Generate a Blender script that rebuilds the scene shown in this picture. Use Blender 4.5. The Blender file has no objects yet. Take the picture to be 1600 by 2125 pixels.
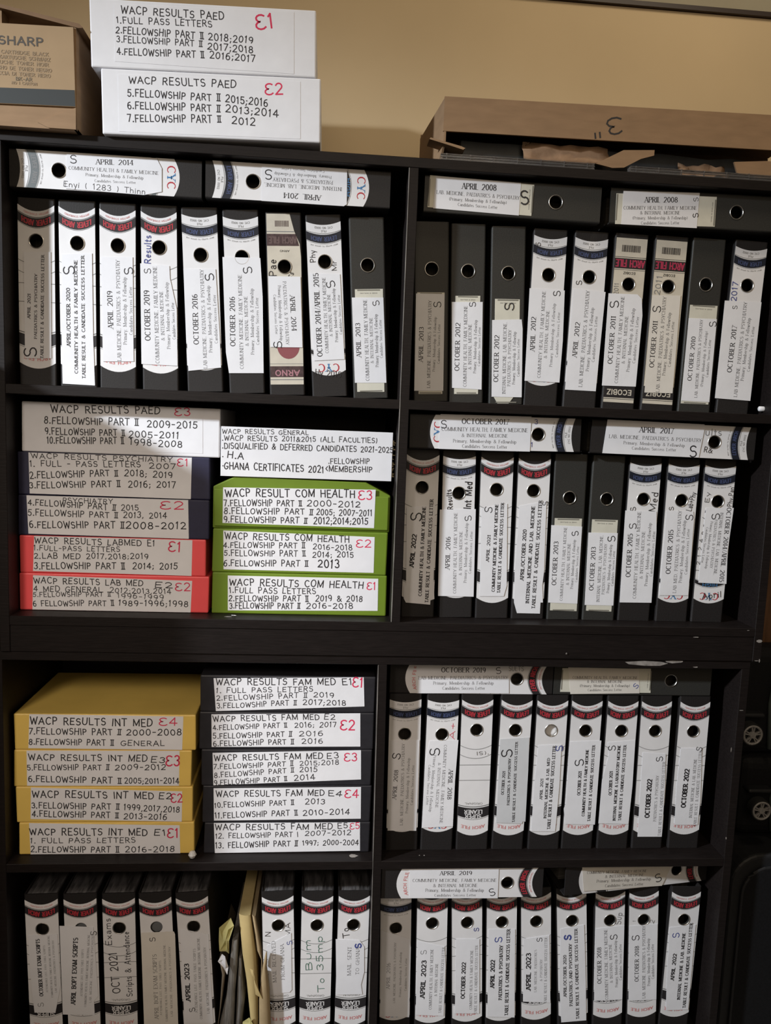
import bpy, bmesh, math, random
from mathutils import Vector, Matrix
random.seed(7)
C = bpy.context.scene.collection
PI = math.pi

# ------------------------------------------------------------------ camera, light, exposure
cam_data = bpy.data.cameras.new('camera')
cam = bpy.data.objects.new('camera', cam_data); C.objects.link(cam)
cam_data.sensor_fit = 'HORIZONTAL'; cam_data.sensor_width = 36.0; cam_data.lens = 35.6304
cam_data.clip_start = 0.02
cam.location = (-0.1497, -1.47091, -0.05038)
cam.rotation_euler = (1.458005, -0.038097, -0.07782)
bpy.context.scene.camera = cam
vs = bpy.context.scene.view_settings
vs.view_transform = 'Standard'; vs.look = 'None'; vs.gamma = 1.0; vs.use_curve_mapping = False; vs.exposure = 0.2

world = bpy.data.worlds.new('world'); bpy.context.scene.world = world
world.use_nodes = True
bg = world.node_tree.nodes['Background']
bg.inputs[0].default_value = (1.0, 0.82, 0.62, 1); bg.inputs[1].default_value = 0.07

def area(name, loc, target, size, power, color, sy=None):
    l = bpy.data.lights.new(name, 'AREA'); l.energy = power; l.color = color
    l.shape = 'RECTANGLE'; l.size = size; l.size_y = sy or size
    o = bpy.data.objects.new(name, l); C.objects.link(o); o.location = loc
    d = Vector(target) - Vector(loc); o.rotation_euler = d.to_track_quat('-Z', 'Y').to_euler()
    return o
KEY_POS = (-3.45, -1.82, 1.40)
def spot(name, loc, target, size, power, color, angle, blend):
    l = bpy.data.lights.new(name, 'SPOT'); l.energy = power; l.color = color; l.spot_size = math.radians(angle); l.spot_blend = blend; l.shadow_soft_size = size
    o = bpy.data.objects.new(name, l); C.objects.link(o); o.location = loc
    o.rotation_euler = (Vector(target) - Vector(loc)).to_track_quat('-Z', 'Y').to_euler(); return o
spot('window_light', KEY_POS, (-0.42, 0.0, -0.30), 0.11, 930, (0.88, 0.94, 1.0), 38, 1.0)
spot('left_stack_fill', (-1.3, -2.2, 0.7), (-0.52, 0.0, -0.60), 0.25, 92, (1.0, 0.88, 0.78), 34, 1.0)  # added warm fill for the left stacks; no door stands behind it
area('room_light', (-0.10, -2.6, 0.85), (-0.1, 0.0, -0.25), 1.6, 12.5, (1.0, 0.81, 0.60), 1.6)

area('upper_wall_fill', (0.75, -0.55, 1.50), (0.45, 0.37, 0.55), 0.35, 5.0, (1.0, 0.84, 0.62), 0.35)  # added fill to brighten the upper right wall; no lamp hangs there

# ------------------------------------------------------------------ materials
MATS = {}
def mat(name, col, rough=0.6, spec=0.4, noise=0.0, scale=40.0, bump=0.0, stretch=None, metal=0.0, col2=None):
    if name in MATS: return MATS[name]
    m = bpy.data.materials.new(name); m.use_nodes = True
    nt = m.node_tree; p = nt.nodes['Principled BSDF']
    p.inputs['Base Color'].default_value = (*col, 1); p.inputs['Roughness'].default_value = rough
    p.inputs['Specular IOR Level'].default_value = spec; p.inputs['Metallic'].default_value = metal
    if noise or bump or col2:
        tc = nt.nodes.new('ShaderNodeTexCoord'); mp = nt.nodes.new('ShaderNodeMapping')
        nz = nt.nodes.new('ShaderNodeTexNoise'); nz.inputs['Scale'].default_value = scale; nz.inputs['Detail'].default_value = 5
        if stretch: mp.inputs['Scale'].default_value = stretch
        nt.links.new(tc.outputs['Object'], mp.inputs[0]); nt.links.new(mp.outputs[0], nz.inputs['Vector'])
        if noise or col2:
            r = nt.nodes.new('ShaderNodeValToRGB')
            c2 = col2 or tuple(min(1, c * (1 + noise)) for c in col); c1 = tuple(c * (1 - noise) for c in col) if not col2 else col
            r.color_ramp.elements[0].color = (*c1, 1); r.color_ramp.elements[1].color = (*c2, 1)
            r.color_ramp.elements[0].position = 0.3; r.color_ramp.elements[1].position = 0.72
            nt.links.new(nz.outputs['Fac'], r.inputs[0]); nt.links.new(r.outputs[0], p.inputs['Base Color'])
        if bump:
            b = nt.nodes.new('ShaderNodeBump'); b.inputs['Strength'].default_value = bump; b.inputs['Distance'].default_value = 0.002
            nt.links.new(nz.outputs['Fac'], b.inputs['Height']); nt.links.new(b.outputs[0], p.inputs['Normal'])
    MATS[name] = m
    return m
WOOD = mat('dark_veneer', (0.0095, 0.0068, 0.0063), 0.5, 0.22, 0.25, 30, 0.12, (1, 6, 10))
CHIP = mat('bare_chipboard', (0.27, 0.245, 0.225), 0.9, .2, .35, 90)
EDGE = mat('pale_edge', (0.20, 0.185, 0.17), 0.6, .3, .6, 14)
COVER = mat('black_cloth_cover', (0.016, 0.014, 0.014), 0.55, 0.35, 0.2, 400, 0.1)
GREYC = mat('charcoal_board_cover', (0.030, 0.0295, 0.027), 0.5, 0.35, 0.15, 400, 0.1)
PAPER = mat('white_paper', (0.77, 0.77, 0.80), 0.8, 0.2, 0.03, 25, 0.25)
WARMP = mat('cream_paper', (0.70, 0.66, 0.60), 0.8, 0.2, 0.04, 25, 0.25)
GREYP = mat('greyish_paper', (0.60, 0.61, 0.63), 0.8, 0.2, 0.04, 25, 0.25)
LABW = mat('printed_label_white', (0.76, 0.75, 0.76), 0.55, 0.35, 0.03, 30)
CREAM = mat('aged_label_cream', (0.60, 0.55, 0.46), 0.6, 0.3, 0.08, 30)
HOLD = mat('label_holder_cream', (0.64, 0.62, 0.53), 0.4, 0.4, 0.05, 40)
CLIP = mat('holder_clip_shade', (0.20, 0.19, 0.16), 0.4)
BLACKB = mat('label_black_band', (0.020, 0.018, 0.020), 0.5)
NAVYB = mat('label_navy_band', (0.010, 0.013, 0.024), 0.5)
GREYB = mat('label_slate_band', (0.14, 0.155, 0.16), 0.5)
BROWNB = mat('label_brown_band', (0.075, 0.045, 0.045), 0.6, 0.3, 0.4, 120)
REDT = mat('label_red_print', (0.46, 0.035, 0.05), 0.5)
PALER = mat('label_pale_red_print', (0.62, 0.22, 0.22), 0.6)
PINKT = mat('label_crimson_print', (0.42, 0.035, 0.085), 0.5)
BLUET = mat('label_blue_print', (0.055, 0.075, 0.17), 0.5)
BLUEL = mat('label_bright_blue_print', (0.06, 0.20, 0.42), 0.5)
GREYL = mat('label_grey_line', (0.20, 0.20, 0.20), 0.6)
INK = mat('black_ink', (0.025, 0.023, 0.026), 0.6)
PRINT = mat('grey_print', (0.07, 0.068, 0.072), 0.7)
GINK = mat('pencil_grey_ink', (0.20, 0.20, 0.21), 0.7)
BINK = mat('blue_ink', (0.055, 0.075, 0.27), 0.6)
RINK = mat('red_marker', (0.66, 0.035, 0.10), 0.6)
QINK = mat('green_ink', (0.05, 0.16, 0.12), 0.6)
METAL = mat('finger_ring_metal', (0.55, 0.53, 0.50), 0.35, 0.5, metal=1.0)
DUSTY = mat('dusty_black_plastic', (0.014, 0.013, 0.013), 0.42, 0.5, 0, 55, 0.6, (3, .35, 3), col2=(0.085, 0.08, 0.08))
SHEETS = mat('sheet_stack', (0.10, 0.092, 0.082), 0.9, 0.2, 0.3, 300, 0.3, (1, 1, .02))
WHITEIN = mat('white_sheet_inside', (0.75, 0.74, 0.74), 0.7)
GREYIN = mat('grey_card_inside', (0.13, 0.135, 0.14), 0.7)
CARD = mat('brown_cardboard', (0.30, 0.195, 0.115), 0.85, 0.2, 0.09, 18, 0.15, (1, 1, 4))
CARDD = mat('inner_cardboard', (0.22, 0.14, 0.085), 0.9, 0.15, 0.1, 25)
CARTON = mat('printed_carton_face', (0.36, 0.25, 0.145), 0.75, 0.25, 0.04, 20)
SLATE = mat('printed_slate_stripe', (0.038, 0.042, 0.042), 0.7)
KRAFT = mat('crumpled_kraft_paper', (0.33, 0.21, 0.13), 0.85, 0.2, 0.2, 45, 0.8)
INKM = {'h': INK, 's': PRINT, 'b': INK, 'B': INK, 'k': INK, 'm': INK, 'kx': INK, 'kb': BINK, 'kB': BINK, 'kg': GINK, 'kr': RINK, 'kq': QINK, 'R': RINK}

# ------------------------------------------------------------------ mesh builder
class MB:
    def __init__(self): self.v = []; self.f = []; self.m = []; self.mats = []; self.smooth = set()
    def mi(self, m):
        if m not in self.mats: self.mats.append(m)
        return self.mats.index(m)
    def face(self, pts, m, smooth=False):
        n = len(self.v); self.v += [tuple(p) for p in pts]; self.f.append(tuple(range(n, n + len(pts)))); self.m.append(self.mi(m))
        if smooth: self.smooth.add(len(self.f) - 1)
    def box(self, x0, x1, y0, y1, z0, z1, m):
        P = [(x, y, z) for x in (x0, x1) for y in (y0, y1) for z in (z0, z1)]
        for q in ((0, 1, 3, 2), (4, 6, 7, 5), (0, 4, 5, 1), (2, 3, 7, 6), (0, 2, 6, 4), (1, 5, 7, 3)): self.face([P[i] for i in q], m)
    def prism(self, poly, y0, y1, m, mside=None):      # poly in (x, z), extruded along y
        self.face([(x, y0, z) for x, z in poly], m); self.face([(x, y1, z) for x, z in reversed(poly)], m)
        n = len(poly)
        for i in range(n):
            a, b = poly[i], poly[(i + 1) % n]
            self.face([(a[0], y0, a[1]), (a[0], y1, a[1]), (b[0], y1, b[1]), (b[0], y0, b[1])], mside or m)
    def prismz(self, poly, z0, z1, m, smooth=False):    # poly in (x, y), extruded along z
        self.face([(x, y, z0) for x, y in reversed(poly)], m); self.face([(x, y, z1) for x, y in poly], m)
        n = len(poly)
        for i in range(n):
            a, b = poly[i], poly[(i + 1) % n]
            self.face([(a[0], a[1], z0), (b[0], b[1], z0), (b[0], b[1], z1), (a[0], a[1], z1)], m)
    def flat(self, poly, y, m): self.face([(x, y, z) for x, z in poly], m)
    def tube(self, pts, r, m, n=8):
        rings = []
        for i, p in enumerate(pts):
            p = Vector(p); a = Vector(pts[max(i - 1, 0)]); b = Vector(pts[min(i + 1, len(pts) - 1)])
            t = (b - a).normalized(); u = t.orthogonal().normalized(); w = t.cross(u)
            rings.append([p + r * (math.cos(2 * PI * k / n) * u + math.sin(2 * PI * k / n) * w) for k in range(n)])
        for a, b in zip(rings, rings[1:]):
            for k in range(n): self.face([a[k], a[(k + 1) % n], b[(k + 1) % n], b[k]], m, True)
        self.face(rings[0][::-1], m); self.face(rings[-1], m)
    def lathe(self, prof, n, m, c=(0, 0)):              # prof of (radius, y); axis along y through (c)
        R = [[(c[0] + r * math.cos(2 * PI * k / n), y, c[1] + r * math.sin(2 * PI * k / n)) for k in range(n)] for r, y in prof]
        for a, b in zip(R, R[1:]):
            for k in range(n): self.face([a[k], a[(k + 1) % n], b[(k + 1) % n], b[k]], m, True)
    def mesh(self, name):
        me = bpy.data.meshes.new(name); me.from_pydata(self.v, [], self.f)
        for m in self.mats: me.materials.append(m)
        for i, p in enumerate(me.polygons): p.material_index = self.m[i]; p.use_smooth = i in self.smooth
        return me
def weld(me, d=1e-5):
    bm = bmesh.new(); bm.from_mesh(me); bmesh.ops.remove_doubles(bm, verts=bm.verts, dist=d)
    bmesh.ops.recalc_face_normals(bm, faces=bm.faces); bm.to_mesh(me); bm.free(); return me
def put(name, me, parent=None, loc=None, label=None):
    o = bpy.data.objects.new(name, me); C.objects.link(o)
    if parent: o.parent = parent
    if loc: o.location = loc
    if label: o['label'] = label
    return o
def thing(name, label, cat, loc=(0, 0, 0), rot=(0, 0, 0), group=None):
    o = bpy.data.objects.new(name, None); C.objects.link(o); o.empty_display_size = 0.02
    o.location = loc; o.rotation_euler = rot; o['label'] = label; o['category'] = cat
    if group: o['group'] = group
    return o
def tag(o, label, cat, group=None):
    o['label'] = label; o['category'] = cat
    if group: o['group'] = group
    return o
def struct(name, me): o = put(name, me); o['kind'] = 'structure'; return o
def bevel(o, w, seg=2):
    b = o.modifiers.new('bevel', 'BEVEL'); b.width = w; b.segments = seg; b.limit_method = 'ANGLE'; return o

# ------------------------------------------------------------------ stroke lettering
def ar(cx, cy, rx, ry, a0, a1, n=7):
    return [(cx + rx * math.cos(math.radians(a0 + (a1 - a0) * i / n)), cy + ry * math.sin(math.radians(a0 + (a1 - a0) * i / n))) for i in range(n + 1)]
SS = ar(.33, .75, .27, .25, 35, 265, 7) + ar(.33, .27, .30, .27, 80, -145, 7)
G = {
'A': (.78, [[(0, 0), (.39, 1)], [(.39, 1), (.78, 0)], [(.15, .36), (.63, .36)]]),
'B': (.68, [[(.06, 0), (.06, 1)], [(.06, 1), (.36, 1)] + ar(.36, .77, .22, .23, 80, -90, 4) + [(.06, .53)], [(.36, .53)] + ar(.38, .265, .27, .265, 80, -90, 5) + [(.06, 0)]]),
'C': (.74, [ar(.42, .5, .39, .5, 48, 312, 9)]),
'D': (.78, [[(.06, 0), (.06, 1)], [(.06, 1), (.3, 1)] + ar(.3, .5, .45, .5, 80, -80, 7) + [(.3, 0), (.06, 0)]]),
'E': (.64, [[(.06, 0), (.06, 1)], [(.06, 1), (.6, 1)], [(.06, .52), (.5, .52)], [(.06, 0), (.62, 0)]]),
'F': (.6, [[(.06, 0), (.06, 1)], [(.06, 1), (.6, 1)], [(.06, .52), (.48, .52)]]),
'G': (.78, [ar(.42, .5, .39, .5, 48, 330, 9) + [(.76, .42)], [(.46, .42), (.78, .42)]]),
'H': (.78, [[(.06, 0), (.06, 1)], [(.72, 0), (.72, 1)], [(.06, .52), (.72, .52)]]),
'I': (.16, [[(.08, 0), (.08, 1)]]),
'K': (.7, [[(.06, 0), (.06, 1)], [(.64, 1), (.08, .45)], [(.24, .58), (.68, 0)]]),
'L': (.6, [[(.06, 1), (.06, 0)], [(.06, 0), (.58, 0)]]),
'M': (.95, [[(.06, 0), (.06, 1)], [(.06, 1), (.47, .08)], [(.47, .08), (.89, 1)], [(.89, 1), (.89, 0)]]),
'N': (.78, [[(.06, 0), (.06, 1)], [(.06, 1), (.72, 0)], [(.72, 0), (.72, 1)]]),
'O': (.84, [ar(.42, .5, .38, .5, 90, 450, 12)]),
'P': (.64, [[(.06, 0), (.06, 1)], [(.06, 1), (.34, 1)] + ar(.34, .74, .26, .26, 80, -90, 5) + [(.06, .48)]]),
'Q': (.84, [ar(.42, .5, .38, .5, 90, 450, 12), [(.5, .25), (.82, -.08)]]),
'R': (.7, [[(.06, 0), (.06, 1)], [(.06, 1), (.34, 1)] + ar(.34, .75, .26, .25, 80, -90, 5) + [(.06, .5)], [(.3, .5), (.68, 0)]]),
'S': (.66, [SS]),
'T': (.7, [[(.35, 0), (.35, 1)], [(0, 1), (.7, 1)]]),
'U': (.76, [[(.06, 1), (.06, .35)] + ar(.38, .33, .32, .33, 180, 360, 6) + [(.7, 1)]]),
'V': (.74, [[(0, 1), (.37, 0)], [(.37, 0), (.74, 1)]]),
'W': (1.0, [[(0, 1), (.25, 0)], [(.25, 0), (.5, .8)], [(.5, .8), (.75, 0)], [(.75, 0), (1, 1)]]),
'X': (.7, [[(0, 0), (.7, 1)], [(0, 1), (.7, 0)]]),
'Y': (.72, [[(0, 1), (.36, .48)], [(.72, 1), (.36, .48)], [(.36, .48), (.36, 0)]]),
'Z': (.66, [[(.03, 1), (.63, 1)], [(.63, 1), (.03, 0)], [(.03, 0), (.64, 0)]]),
'0': (.66, [ar(.33, .5, .29, .5, 90, 450, 11)]),
'1': (.36, [[(.2, 0), (.2, 1)], [(.2, 1), (.05, .82)]]),
'2': (.64, [ar(.32, .72, .27, .28, 160, -30, 6) + [(.04, 0)], [(.04, 0), (.62, 0)]]),
'3': (.62, [ar(.3, .76, .25, .24, 150, -80, 6) + ar(.3, .27, .29, .27, 80, -150, 6)]),
'4': (.66, [[(.46, 0), (.46, 1)], [(.46, 1), (.02, .3)], [(.02, .3), (.66, .3)]]),
'5': (.64, [[(.56, 1), (.12, 1), (.08, .56)] + ar(.3, .32, .29, .32, 115, -150, 7)]),
'6': (.64, [[(.5, 1)] + ar(.34, .45, .29, .5, 110, 190, 4) + ar(.32, .3, .27, .3, 180, 520, 9)]),
'7': (.6, [[(.02, 1), (.58, 1)], [(.58, 1), (.2, 0)]]),
'8': (.64, [ar(.32, .76, .23, .24, -90, 270, 9), ar(.32, .26, .28, .27, 90, 450, 9)]),
'9': (.64, [ar(.32, .7, .27, .3, 0, 360, 9), [(.59, .7)] + ar(.3, .55, .29, .55, 0, -70, 4)]),
'&': (.86, [[(.84, 0), (.22, .7)] + ar(.38, .8, .17, .2, 210, -30, 6) + [(.14, .36)] + ar(.32, .22, .25, .22, 140, 330, 6) + [(.8, .5)]]),
'.': (.22, [[(.06, .03), (.16, .03)], [(.11, 0), (.11, .09)]]), ',': (.22, [[(.14, .08), (.05, -.14)]]),
';': (.24, [[(.08, .5), (.17, .5)], [(.15, .1), (.06, -.14)]]), '-': (.5, [[(.06, .45), (.44, .45)]]),
'/': (.4, [[(0, -.05), (.4, 1.05)]]), '+': (.6, [[(.05, .5), (.55, .5)], [(.3, .2), (.3, .8)]]),
'(': (.3, [ar(.4, .45, .32, .62, 130, 230, 5)]), ')': (.3, [ar(-.1, .45, .32, .62, 50, -50, 5)]),
"'": (.2, [[(.1, 1), (.1, .75)]]), '"': (.34, [[(.08, 1), (.08, .72)], [(.26, 1), (.26, .72)]]), '<': (.5, [[(.45, .95), (.08, .5)], [(.08, .5), (.45, .1)]]),
' ': (.5, []),
'#': (.62, [[(.16, 0), (.16, 1)], [(.46, 0), (.46, 1)], [(0, 1), (.62, 1)], [(0, 0), (.62, 0)]]),
'ε': (.74, [ar(.42, .76, .32, .24, 40, 265, 7) + ar(.40, .26, .36, .27, 95, 330, 7)]),
'a': (.5, [ar(.25, .42, .18, .22, 150, 0, 4) + [(.43, .0)], ar(.24, .18, .19, .18, 0, 360, 7)]),
'b': (.54, [[(.05, 1), (.05, 0)], ar(.28, .31, .22, .31, 150, -150, 7)]),
'c': (.48, [ar(.27, .31, .22, .31, 50, 310, 7)]), 'd': (.54, [[(.48, 1), (.48, 0)], ar(.26, .31, .22, .31, 30, 330, 7)]),
'e': (.5, [[(.06, .34), (.45, .34)] + ar(.26, .31, .2, .31, 10, 310, 8)]),
'f': (.36, [[(.14, 0), (.14, .8)] + ar(.26, .82, .12, .18, 180, 50, 3), [(.02, .6), (.32, .6)]]),
'g': (.52, [ar(.25, .32, .2, .3, 0, 360, 8), [(.46, .6), (.46, -.1)] + ar(.26, -.1, .2, .2, 0, -150, 4)]),
'h': (.54, [[(.05, 1), (.05, 0)], ar(.27, .38, .21, .24, 170, 0, 5) + [(.48, 0)]]), 'i': (.18, [[(.09, 0), (.09, .62)], [(.09, .8), (.09, .88)]]),
'k': (.5, [[(.05, 1), (.05, 0)], [(.44, .6), (.08, .26)], [(.18, .36), (.48, 0)]]), 'l': (.16, [[(.08, 0), (.08, 1)]]),
'm': (.82, [[(.05, 0), (.05, .62)], ar(.23, .42, .18, .2, 170, 0, 4) + [(.41, 0)], ar(.59, .42, .18, .2, 170, 0, 4) + [(.77, 0)]]),
'n': (.54, [[(.05, 0), (.05, .62)], ar(.27, .38, .21, .24, 170, 0, 5) + [(.48, 0)]]), 'o': (.52, [ar(.26, .31, .21, .31, 90, 450, 9)]),
'p': (.54, [[(.05, .62), (.05, -.35)], ar(.28, .31, .22, .31, 150, -150, 7)]), 'r': (.38, [[(.06, 0), (.06, .62)], ar(.24, .38, .18, .24, 170, 60, 3)]),
's': (.42, [ar(.21, .46, .16, .16, 40, 265, 5) + ar(.21, .16, .18, .16, 80, -140, 5)]),
't': (.34, [[(.15, .85), (.15, .12)] + ar(.25, .1, .1, .1, 180, 300, 3), [(.02, .6), (.31, .6)]]),
'u': (.54, [[(.05, .62), (.05, .2)] + ar(.26, .2, .21, .2, 180, 360, 5) + [(.48, .62)]]),
'w': (.72, [[(0, .62), (.18, 0)], [(.18, 0), (.36, .55)], [(.36, .55), (.54, 0)], [(.54, 0), (.72, .62)]]),
'x': (.5, [[(.03, .62), (.47, 0)], [(.47, .62), (.03, 0)]]), 'v': (.5, [[(0, .62), (.25, 0)], [(.25, 0), (.5, .62)]]),
'y': (.5, [[(0, .62), (.25, .02)], [(.5, .62), (.18, -.33)]]),
}
# style: thick, thin, serif, gap, jitter
ST = {'h': (.18, .06, 1, .16, 0), 's': (.115, .055, 1, .16, 0), 'b': (.24, .14, 1, .14, 0), 'B': (.28, .18, 1, .14, 0), 'n': (.16, .16, 0, .16, 0),
      'k': (.11, .11, 0, .2, .03), 'm': (.15, .15, 0, .24, .06), 'kx': (.15, .15, 0, .2, .03), 'kb': (.13, .13, 0, .2, .03), 'kB': (.26, .26, 0, .2, .03), 'kg': (.1, .1, 0, .2, .03), 'kr': (.09, .09, 0, .2, .03),
      'kq': (.09, .09, 0, .2, .03), 'R': (.135, .135, 0, .18, .02), 'sans': (.22, .18, 0, .22, 0)}
def text(mb, s, style, h, p0, p1, y, m, warp=None):
    thick, thin, serif, gap, jit = ST[style]
    rnd = random.Random(hash_s(s) + int(abs(p0[0]) * 1e5))
    wid = [G.get(c, G['O'])[0] for c in s]
    tot = sum(wid) + gap * max(0, len(s) - 1) + 1e-6
    d = Vector((p1[0] - p0[0], p1[1] - p0[1])); Ln = d.length
    if Ln < 1e-4: d = Vector((1, 0)); Ln = tot * h
    d.normalize(); up = Vector((-d.y, d.x)); sx = Ln / tot
    if len(s) == 1 and style != 'R': sx = min(sx, h * 1.25)
    p0 = Vector(p0); x = 0.0
    tk = thick * h * min(1.0, (sx / h) ** 0.5 + .12); tn = thin * h
    def PP(q, yy):
        r = p0 + d * q[0] + up * q[1]
        if warp: r = Vector(warp(r.x, r.y))
        return (r.x, yy, r.y)
    for c, w in zip(s, wid):
        strokes = G.get(c, G['O'])[1]
        dy = rnd.uniform(-jit, jit); sc = 1 + rnd.uniform(-jit, jit) * 1.5; sh = rnd.uniform(-jit, jit) * 1.5
        for si, st in enumerate(strokes):
            yy = y - 2.5e-5 * (si % 4)
            P = lambda q, yy=yy: PP(q, yy)
            pts = [((x + a * 1.0 + sh * (b - .5)) * sx, ((b * sc + dy) - .5) * h) for a, b in st]
            one = len(st) == 2
            pts = [Vector(p) for p in pts]
            pts = [p for i, p in enumerate(pts) if i == 0 or (p - pts[i - 1]).length > 1e-7]
            if len(pts) < 2: continue
            seg = [(b - a).normalized() for a, b in zip(pts, pts[1:])]
            closed = (pts[0] - pts[-1]).length < 1e-6
            L, Rr = [], []
            for i, p in enumerate(pts):
                d0 = seg[i - 1] if i else (seg[-1] if closed else seg[0]); d1 = seg[i] if i < len(seg) else (seg[0] if closed else seg[-1])
                nv = Vector((-d0.y - d1.y, d0.x + d1.x)); nl = nv.length
                nv = nv / nl if nl > .3 else Vector((-d1.y, d1.x))
                k = 1 / max(.55, nv.dot(Vector((-d1.y, d1.x))))
                v = (abs(d0.y) + abs(d1.y)) / 2
                w_ = tn + (tk - tn) * v
                if one and serif and .25 < v < .985 and d1.x * d1.y > 0: w_ = tn * 1.25
                q = p
                if not closed and i == 0: q = p - d1 * w_ * (.4 if not serif else .15)
                if not closed and i == len(pts) - 1: q = p + d0 * w_ * (.4 if not serif else .15)
                L.append(q + nv * w_ * k / 2); Rr.append(q - nv * w_ * k / 2)
            for i in range(len(pts) - 1): mb.face([P(L[i]), P(L[i + 1]), P(Rr[i + 1]), P(Rr[i])], m)
            if serif and c not in '.,;-/()&+' and h > .0035:
                P = lambda q: PP(q, y - 1e-4)
                for k in (0, -1):
                    a = Vector(pts[k]); b = Vector(pts[1 if k == 0 else -2]); e = a - b
                    if e.length < .3 * h or abs(e.y) < .6 * e.length: continue
                    hw = tk * .5 + .11 * h * min(1.3, sx / h); hh = tn * .9
                    s0 = a.y - math.copysign(hh / 2, e.y)
                    mb.face([P(q) for q in ((a.x - hw, s0 - hh / 2), (a.x + hw, s0 - hh / 2), (a.x + hw, s0 + hh / 2), (a.x - hw, s0 + hh / 2))], m)
        x += w + gap
def hash_s(s):
    h = 0
    for c in s: h = (h * 31 + ord(c)) % 100003
    return h

# ------------------------------------------------------------------ the room
T = 0.018
XL, XR, ZT, Z1, Z2, ZK, Z3, Z4 = -0.7388, 0.7452, 0.445, 0.0, -0.4371, -0.5072, -0.9434, -1.3775
FLOOR = Z4 - T - 0.0755
def boxmesh(name, *a):
    mb = MB(); mb.box(*a); return weld(mb.mesh(name))
WALL = mat('tan_painted_wall', (0.63, 0.495, 0.31), 0.75, 0.25, 0.05, 3.0, 0.05)
WALL2 = mat('grey_green_painted_wall', (0.36, 0.33, 0.25), 0.8, 0.2, 0.08, 5.0)
struct('wall_back', boxmesh('wall_back', -3.2, 3.2, .372, .45, FLOOR, .934, WALL))
struct('floor', boxmesh('floor', -3.2, 3.2, -3.4, .45, FLOOR - .05, FLOOR, mat('grey_floor_tiles', (0.20, 0.18, 0.16), 0.5, 0.4, 0.1, 4)))
mb = MB(); mb.box(-3.2, 3.2, .362, .45, .935, .945, mat('dark_picture_rail', (0.030, 0.018, 0.014), 0.5))
struct('trim_1', weld(mb.mesh('trim_1')))
struct('wall_back_upper', boxmesh('wall_back_upper', -3.2, 3.2, .370, .45, .946, 1.35, WALL2))

# ------------------------------------------------------------------ bookcases
def bookcase(label, group, loc, zt, shelves, zb, plinth, lean=0.0, chips=(), pin=None):
    """parts are built with world heights; loc gives the shift of the whole case"""
    t = thing('bookcase', label, 'bookcase', loc, (0, 0, 0), group)
    D = .352
    def part(name, *a):
        o = put(name, boxmesh(name, *a, WOOD), t); bevel(o, .0008, 1); return o
    base = zb - T - plinth
    top = MB(); top.box(XL - T, XR + T, 0, D, zt - T, zt, WOOD)
    o = put('top_board', weld(top.mesh('top_board')), t); bevel(o, .0008, 1)
    part('side_panel', XL - T, XL, 0, D, base, zt - T - .0002); part('side_panel', XR, XR + T, 0, D, base, zt - T - .0002)
    lv = list(shelves) + [zb]
    mb = MB(); mb.prism([(-T / 2 + lean, zt - T), (T / 2 + lean, zt - T), (T / 2 - lean, zb), (-T / 2 - lean, zb)], .0004, D - .012, WOOD)
    bevel(put('divider', weld(mb.mesh('divider')), t), .0008, 1)
    mb = MB(); mb.prism([(-T / 2 + lean - .0004, zt - T - .001), (-T / 2 + lean + .0009, zt - T - .001), (-T / 2 - lean + .0009, zb + .001), (-T / 2 - lean - .0004, zb + .001)], -.0003, .003, EDGE)  # paler strip along the divider's left front edge
    put('pale_edge', weld(mb.mesh('pale_edge')), t, label='pale front edge of the divider')
    for z in lv:
        part('shelf', XL, XR, .0002, D - .012, z - T, z)
    part('plinth', XL, XR, .002, .02, base, zb - T)
    part('back_panel', XL - T, XR + T, D - .01, D, base, zt - T)
    if pin:
        mb = MB(); R_ = [[(px_, pin[1] + r_ * math.cos(2 * PI * k / 14), pin[2] + r_ * math.sin(2 * PI * k / 14)) for k in range(14)] for px_, r_ in ((pin[0], .0052), (pin[0] - .009, .0052), (pin[0] - .0105, .0035), (pin[0] - .0105, .0001))]
        for a, b in zip(R_, R_[1:]):
            for k in range(14): mb.face([a[k], a[(k + 1) % 14], b[(k + 1) % 14], b[k]], LABW, True)
        put('shelf_pin', weld(mb.mesh('shelf_pin')), t, label='small white peg in the side panel')
    if chips:
        mb = MB()
        for c in chips:
            kind, x, z, w, h = c
            k = 7; poly = []
            r = random.Random(int(x * 1e4) + int(z * 1e4))
            for i in range(k):
                a = 2 * PI * i / k; poly.append((x + math.cos(a) * w * .5 * r.uniform(.7, 1.2), z + math.sin(a) * h * .5 * r.uniform(.7, 1.2)))
            if kind == 'f': mb.flat(poly, -.0006, CHIP)
            else: mb.face([(px, .02 + (pz - z) * 1.0, z + .0006) for px, pz in poly], CHIP)
        put('veneer_chip', mb.mesh('veneer_chip'), t, label='pale chipped veneer spots')
    return t
bookcase('upper dark brown bookcase of four bays, with a plinth at its base', 'dark bookcases', (0, 0, 0), ZT, [Z1], Z2, ZK * -1 + Z2 - T, 0,
         [('f', .756, -.463, .012, .007), ('f', .754, -.505, .010, .002), ('f', .62, -.457, .014, .002), ('f', .760, -.505, .003, .01), ('t', -.33, Z2, .02, .006), ('f', .35, -.495, .003, .004), ('f', .73, -.441, .006, .0015)], (XR - .0002, .045, .013))
bookcase('lower dark brown bookcase of four bays standing on the floor', 'dark bookcases', (-.0175, .006, 0), ZK - .0004, [Z3], Z4, .075, -.0045,
         [('f', .60, ZK - .004, .045, .006), ('f', .545, ZK - .008, .10, .011), ('f', .645, ZK - .015, .012, .003), ('f', .745, -.897, .003, .006), ('f', .738, -.70, .002, .012), ('f', .752, -.614, .010, .002), ('t', .09, Z3, .003, .003), ('t', .10, Z3, .003, .004), ('t', -.05, Z3, .02, .014)])

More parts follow.
